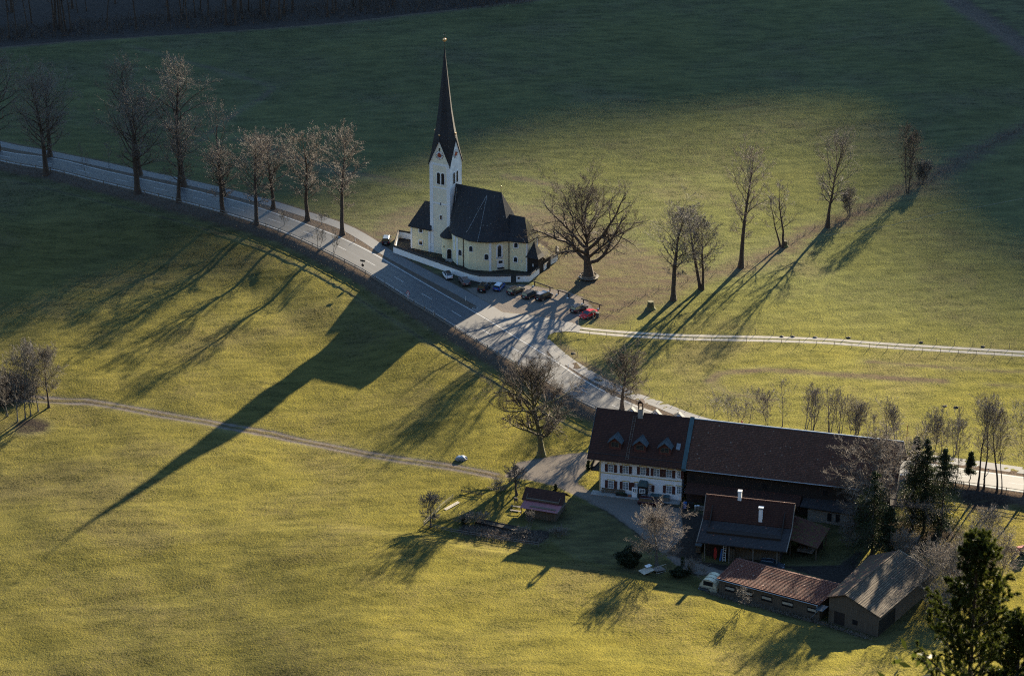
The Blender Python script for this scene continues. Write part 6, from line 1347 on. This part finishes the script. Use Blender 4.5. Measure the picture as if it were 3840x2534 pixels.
MB().tube([(.1,-.9,.1),(.1,-.9,1.5),(2.2,-.9,1.5),(2.2,-.9,.1),(.1,-.9,.1)], .045, 6).build('tubular_frame', M['plank_pale'], s); MB().slab([(.1,-.8,.5),(2.3,-.8,.3),(2.3,.9,.3),(.1,.9,.5)], .06, (0,0,-1)).build('grey_deck', M['wood_grey'], s)
# cream foil tunnel at the shed end
q = gz(*cP(1235,1290), FZ); s = thing('foil_tunnel', 'cream foil garden tunnel at the left end of the cart shed', 'greenhouse', (*q, FZ), R(-26))
rg = []
for y in (0, 3.4): rg.append([(1.75*math.cos(a), y, 2.5*math.sin(a)**.7 if math.sin(a) > 0 else 0) for a in [math.pi*j/12 for j in range(13)]])
MB().loft(rg).build('foil', M['cream_film'], s); hp = MB()
for y in (-.02, 1.2, 2.3, 3.42): hp.tube([(1.78*math.cos(a), y, 2.53*max(0, math.sin(a))**.7) for a in [math.pi*j/12 for j in range(13)]], .035, 4)
hp.build('hoops', M['wood_grey'], s); MB().box(-1.7,1.7,-.06,.0,.9,.98).build('cross_bar', M['wood_grey'], s); MB().box(-.9,.9,-.05,-.03,1.35,2.2).build('opening', M['black'], s)
q = gz(*cP(1175,1290), FZ); s = thing('water_trough', 'blue-grey metal trough before the cream foil tunnel', 'trough', (*q, FZ), R(-22)); MB().loft([[(-.75,-.35,0),(.75,-.35,0),(.75,.35,0),(-.75,.35,0)],[(-.9,-.45,.75),(.9,-.45,.75),(.9,.45,.75),(-.9,.45,.75)]]).build('basin', M['metal_dormer'], s); MB().box(-.82,.82,-.38,.38,.752,.78).build('water', M['glass'], s)
q = gz(*cP(1690,1440), FZ); s = thing('glint_pot', 'small orange clay pot before the cart shed', 'pot', (*q, FZ)); MB().loft([[(r_*math.cos(a), r_*math.sin(a), z_) for a in [6.283*j/10 for j in range(10)]] for r_, z_ in ((.22,0),(.34,.42),(.36,.5))]).build('pot', M['terracotta'], s)  # bright reflection spot drawn as an added orange pot
q = gz(3842,2072, FZ); s = thing('tractor', 'red tractor cut by the right picture edge', 'tractor', (*q, FZ), R(200))
MB().loft([[(-.2,-.4,.8),(-.2,.4,.8),(-.2,.4,1.5),(-.2,-.4,1.5)],[(1.6,-.35,.8),(1.6,.35,.8),(1.6,.35,1.4),(1.6,-.35,1.4)]]).build('bonnet', M['red_paint'], s); MB().box(-1.2,-.2,-.6,.6,1.0,2.2).build('cab', M['glass_car'], s); MB().box(-1.3,-.1,-.7,.7,2.2,2.3).build('roof', M['red_paint'], s)
for x, r_ in ((-.8,.7),(1.2,.42)):
    for y in (-.75,.75): MB().tube([(x,y-.18,r_),(x,y+.18,r_)], r_, 16).build('wheel', M['tyre'], s)
q = gz(*c5(1000,975), FZ)
q = lw(W_, -1.6, 4.5); s = thing('firewood_stack', 'low stack of firewood against the left end of the workshop', 'firewood', q, -W_.yaw); m = MB()
for i in range(14):
    for j in range(5): m.tube([(-.45, -2.2+i*.32, .16+j*.28), (.45, -2.2+i*.32+rnd.uniform(-.03,.03), .16+j*.28)], .135, 6)
m.build('logs', M['wood'], s); MB().slab([(-.6,-2.5,1.62),(.6,-2.5,1.45),(.6,2.4,1.45),(-.6,2.4,1.62)], .04, (0,0,1)).build('cover_sheet', M['metal_dormer'], s)
q = lw(HF, 21.5, -2.9, 0); s = thing('timber_pile', 'pile of long boards lying before the dark barn wall', 'timber', q, -HF.yaw)
for j in range(5): MB().box(-2.0+.1*j, 2.0-.07*j, -.45+.06*j, .35, .12+j*.13, .22+j*.13).build('board', M['wood_grey'], s)
# stones and molehills on the meadows
mh = []
for i, p in enumerate((cJ(1185,1070), (2931,1262), (2972,1262), (3057,1265), (3181,1266), (3455,1284), (3687,1300), (3543,1523), (3586,1527))):
    q = g(*p); o = MB().ball((0,0,.0), .45, 1.2, 1, .5, 8, 5, .35, random.Random(i)).build('earth_mound', M['wood_dark']); o.location = q; mh.append(o)
    tag(o, 'small dark earth mound in the grass beside the gravel track or on the right meadow', 'mound', 'earth mounds on the meadow')
print('objects', len(bpy.data.objects))
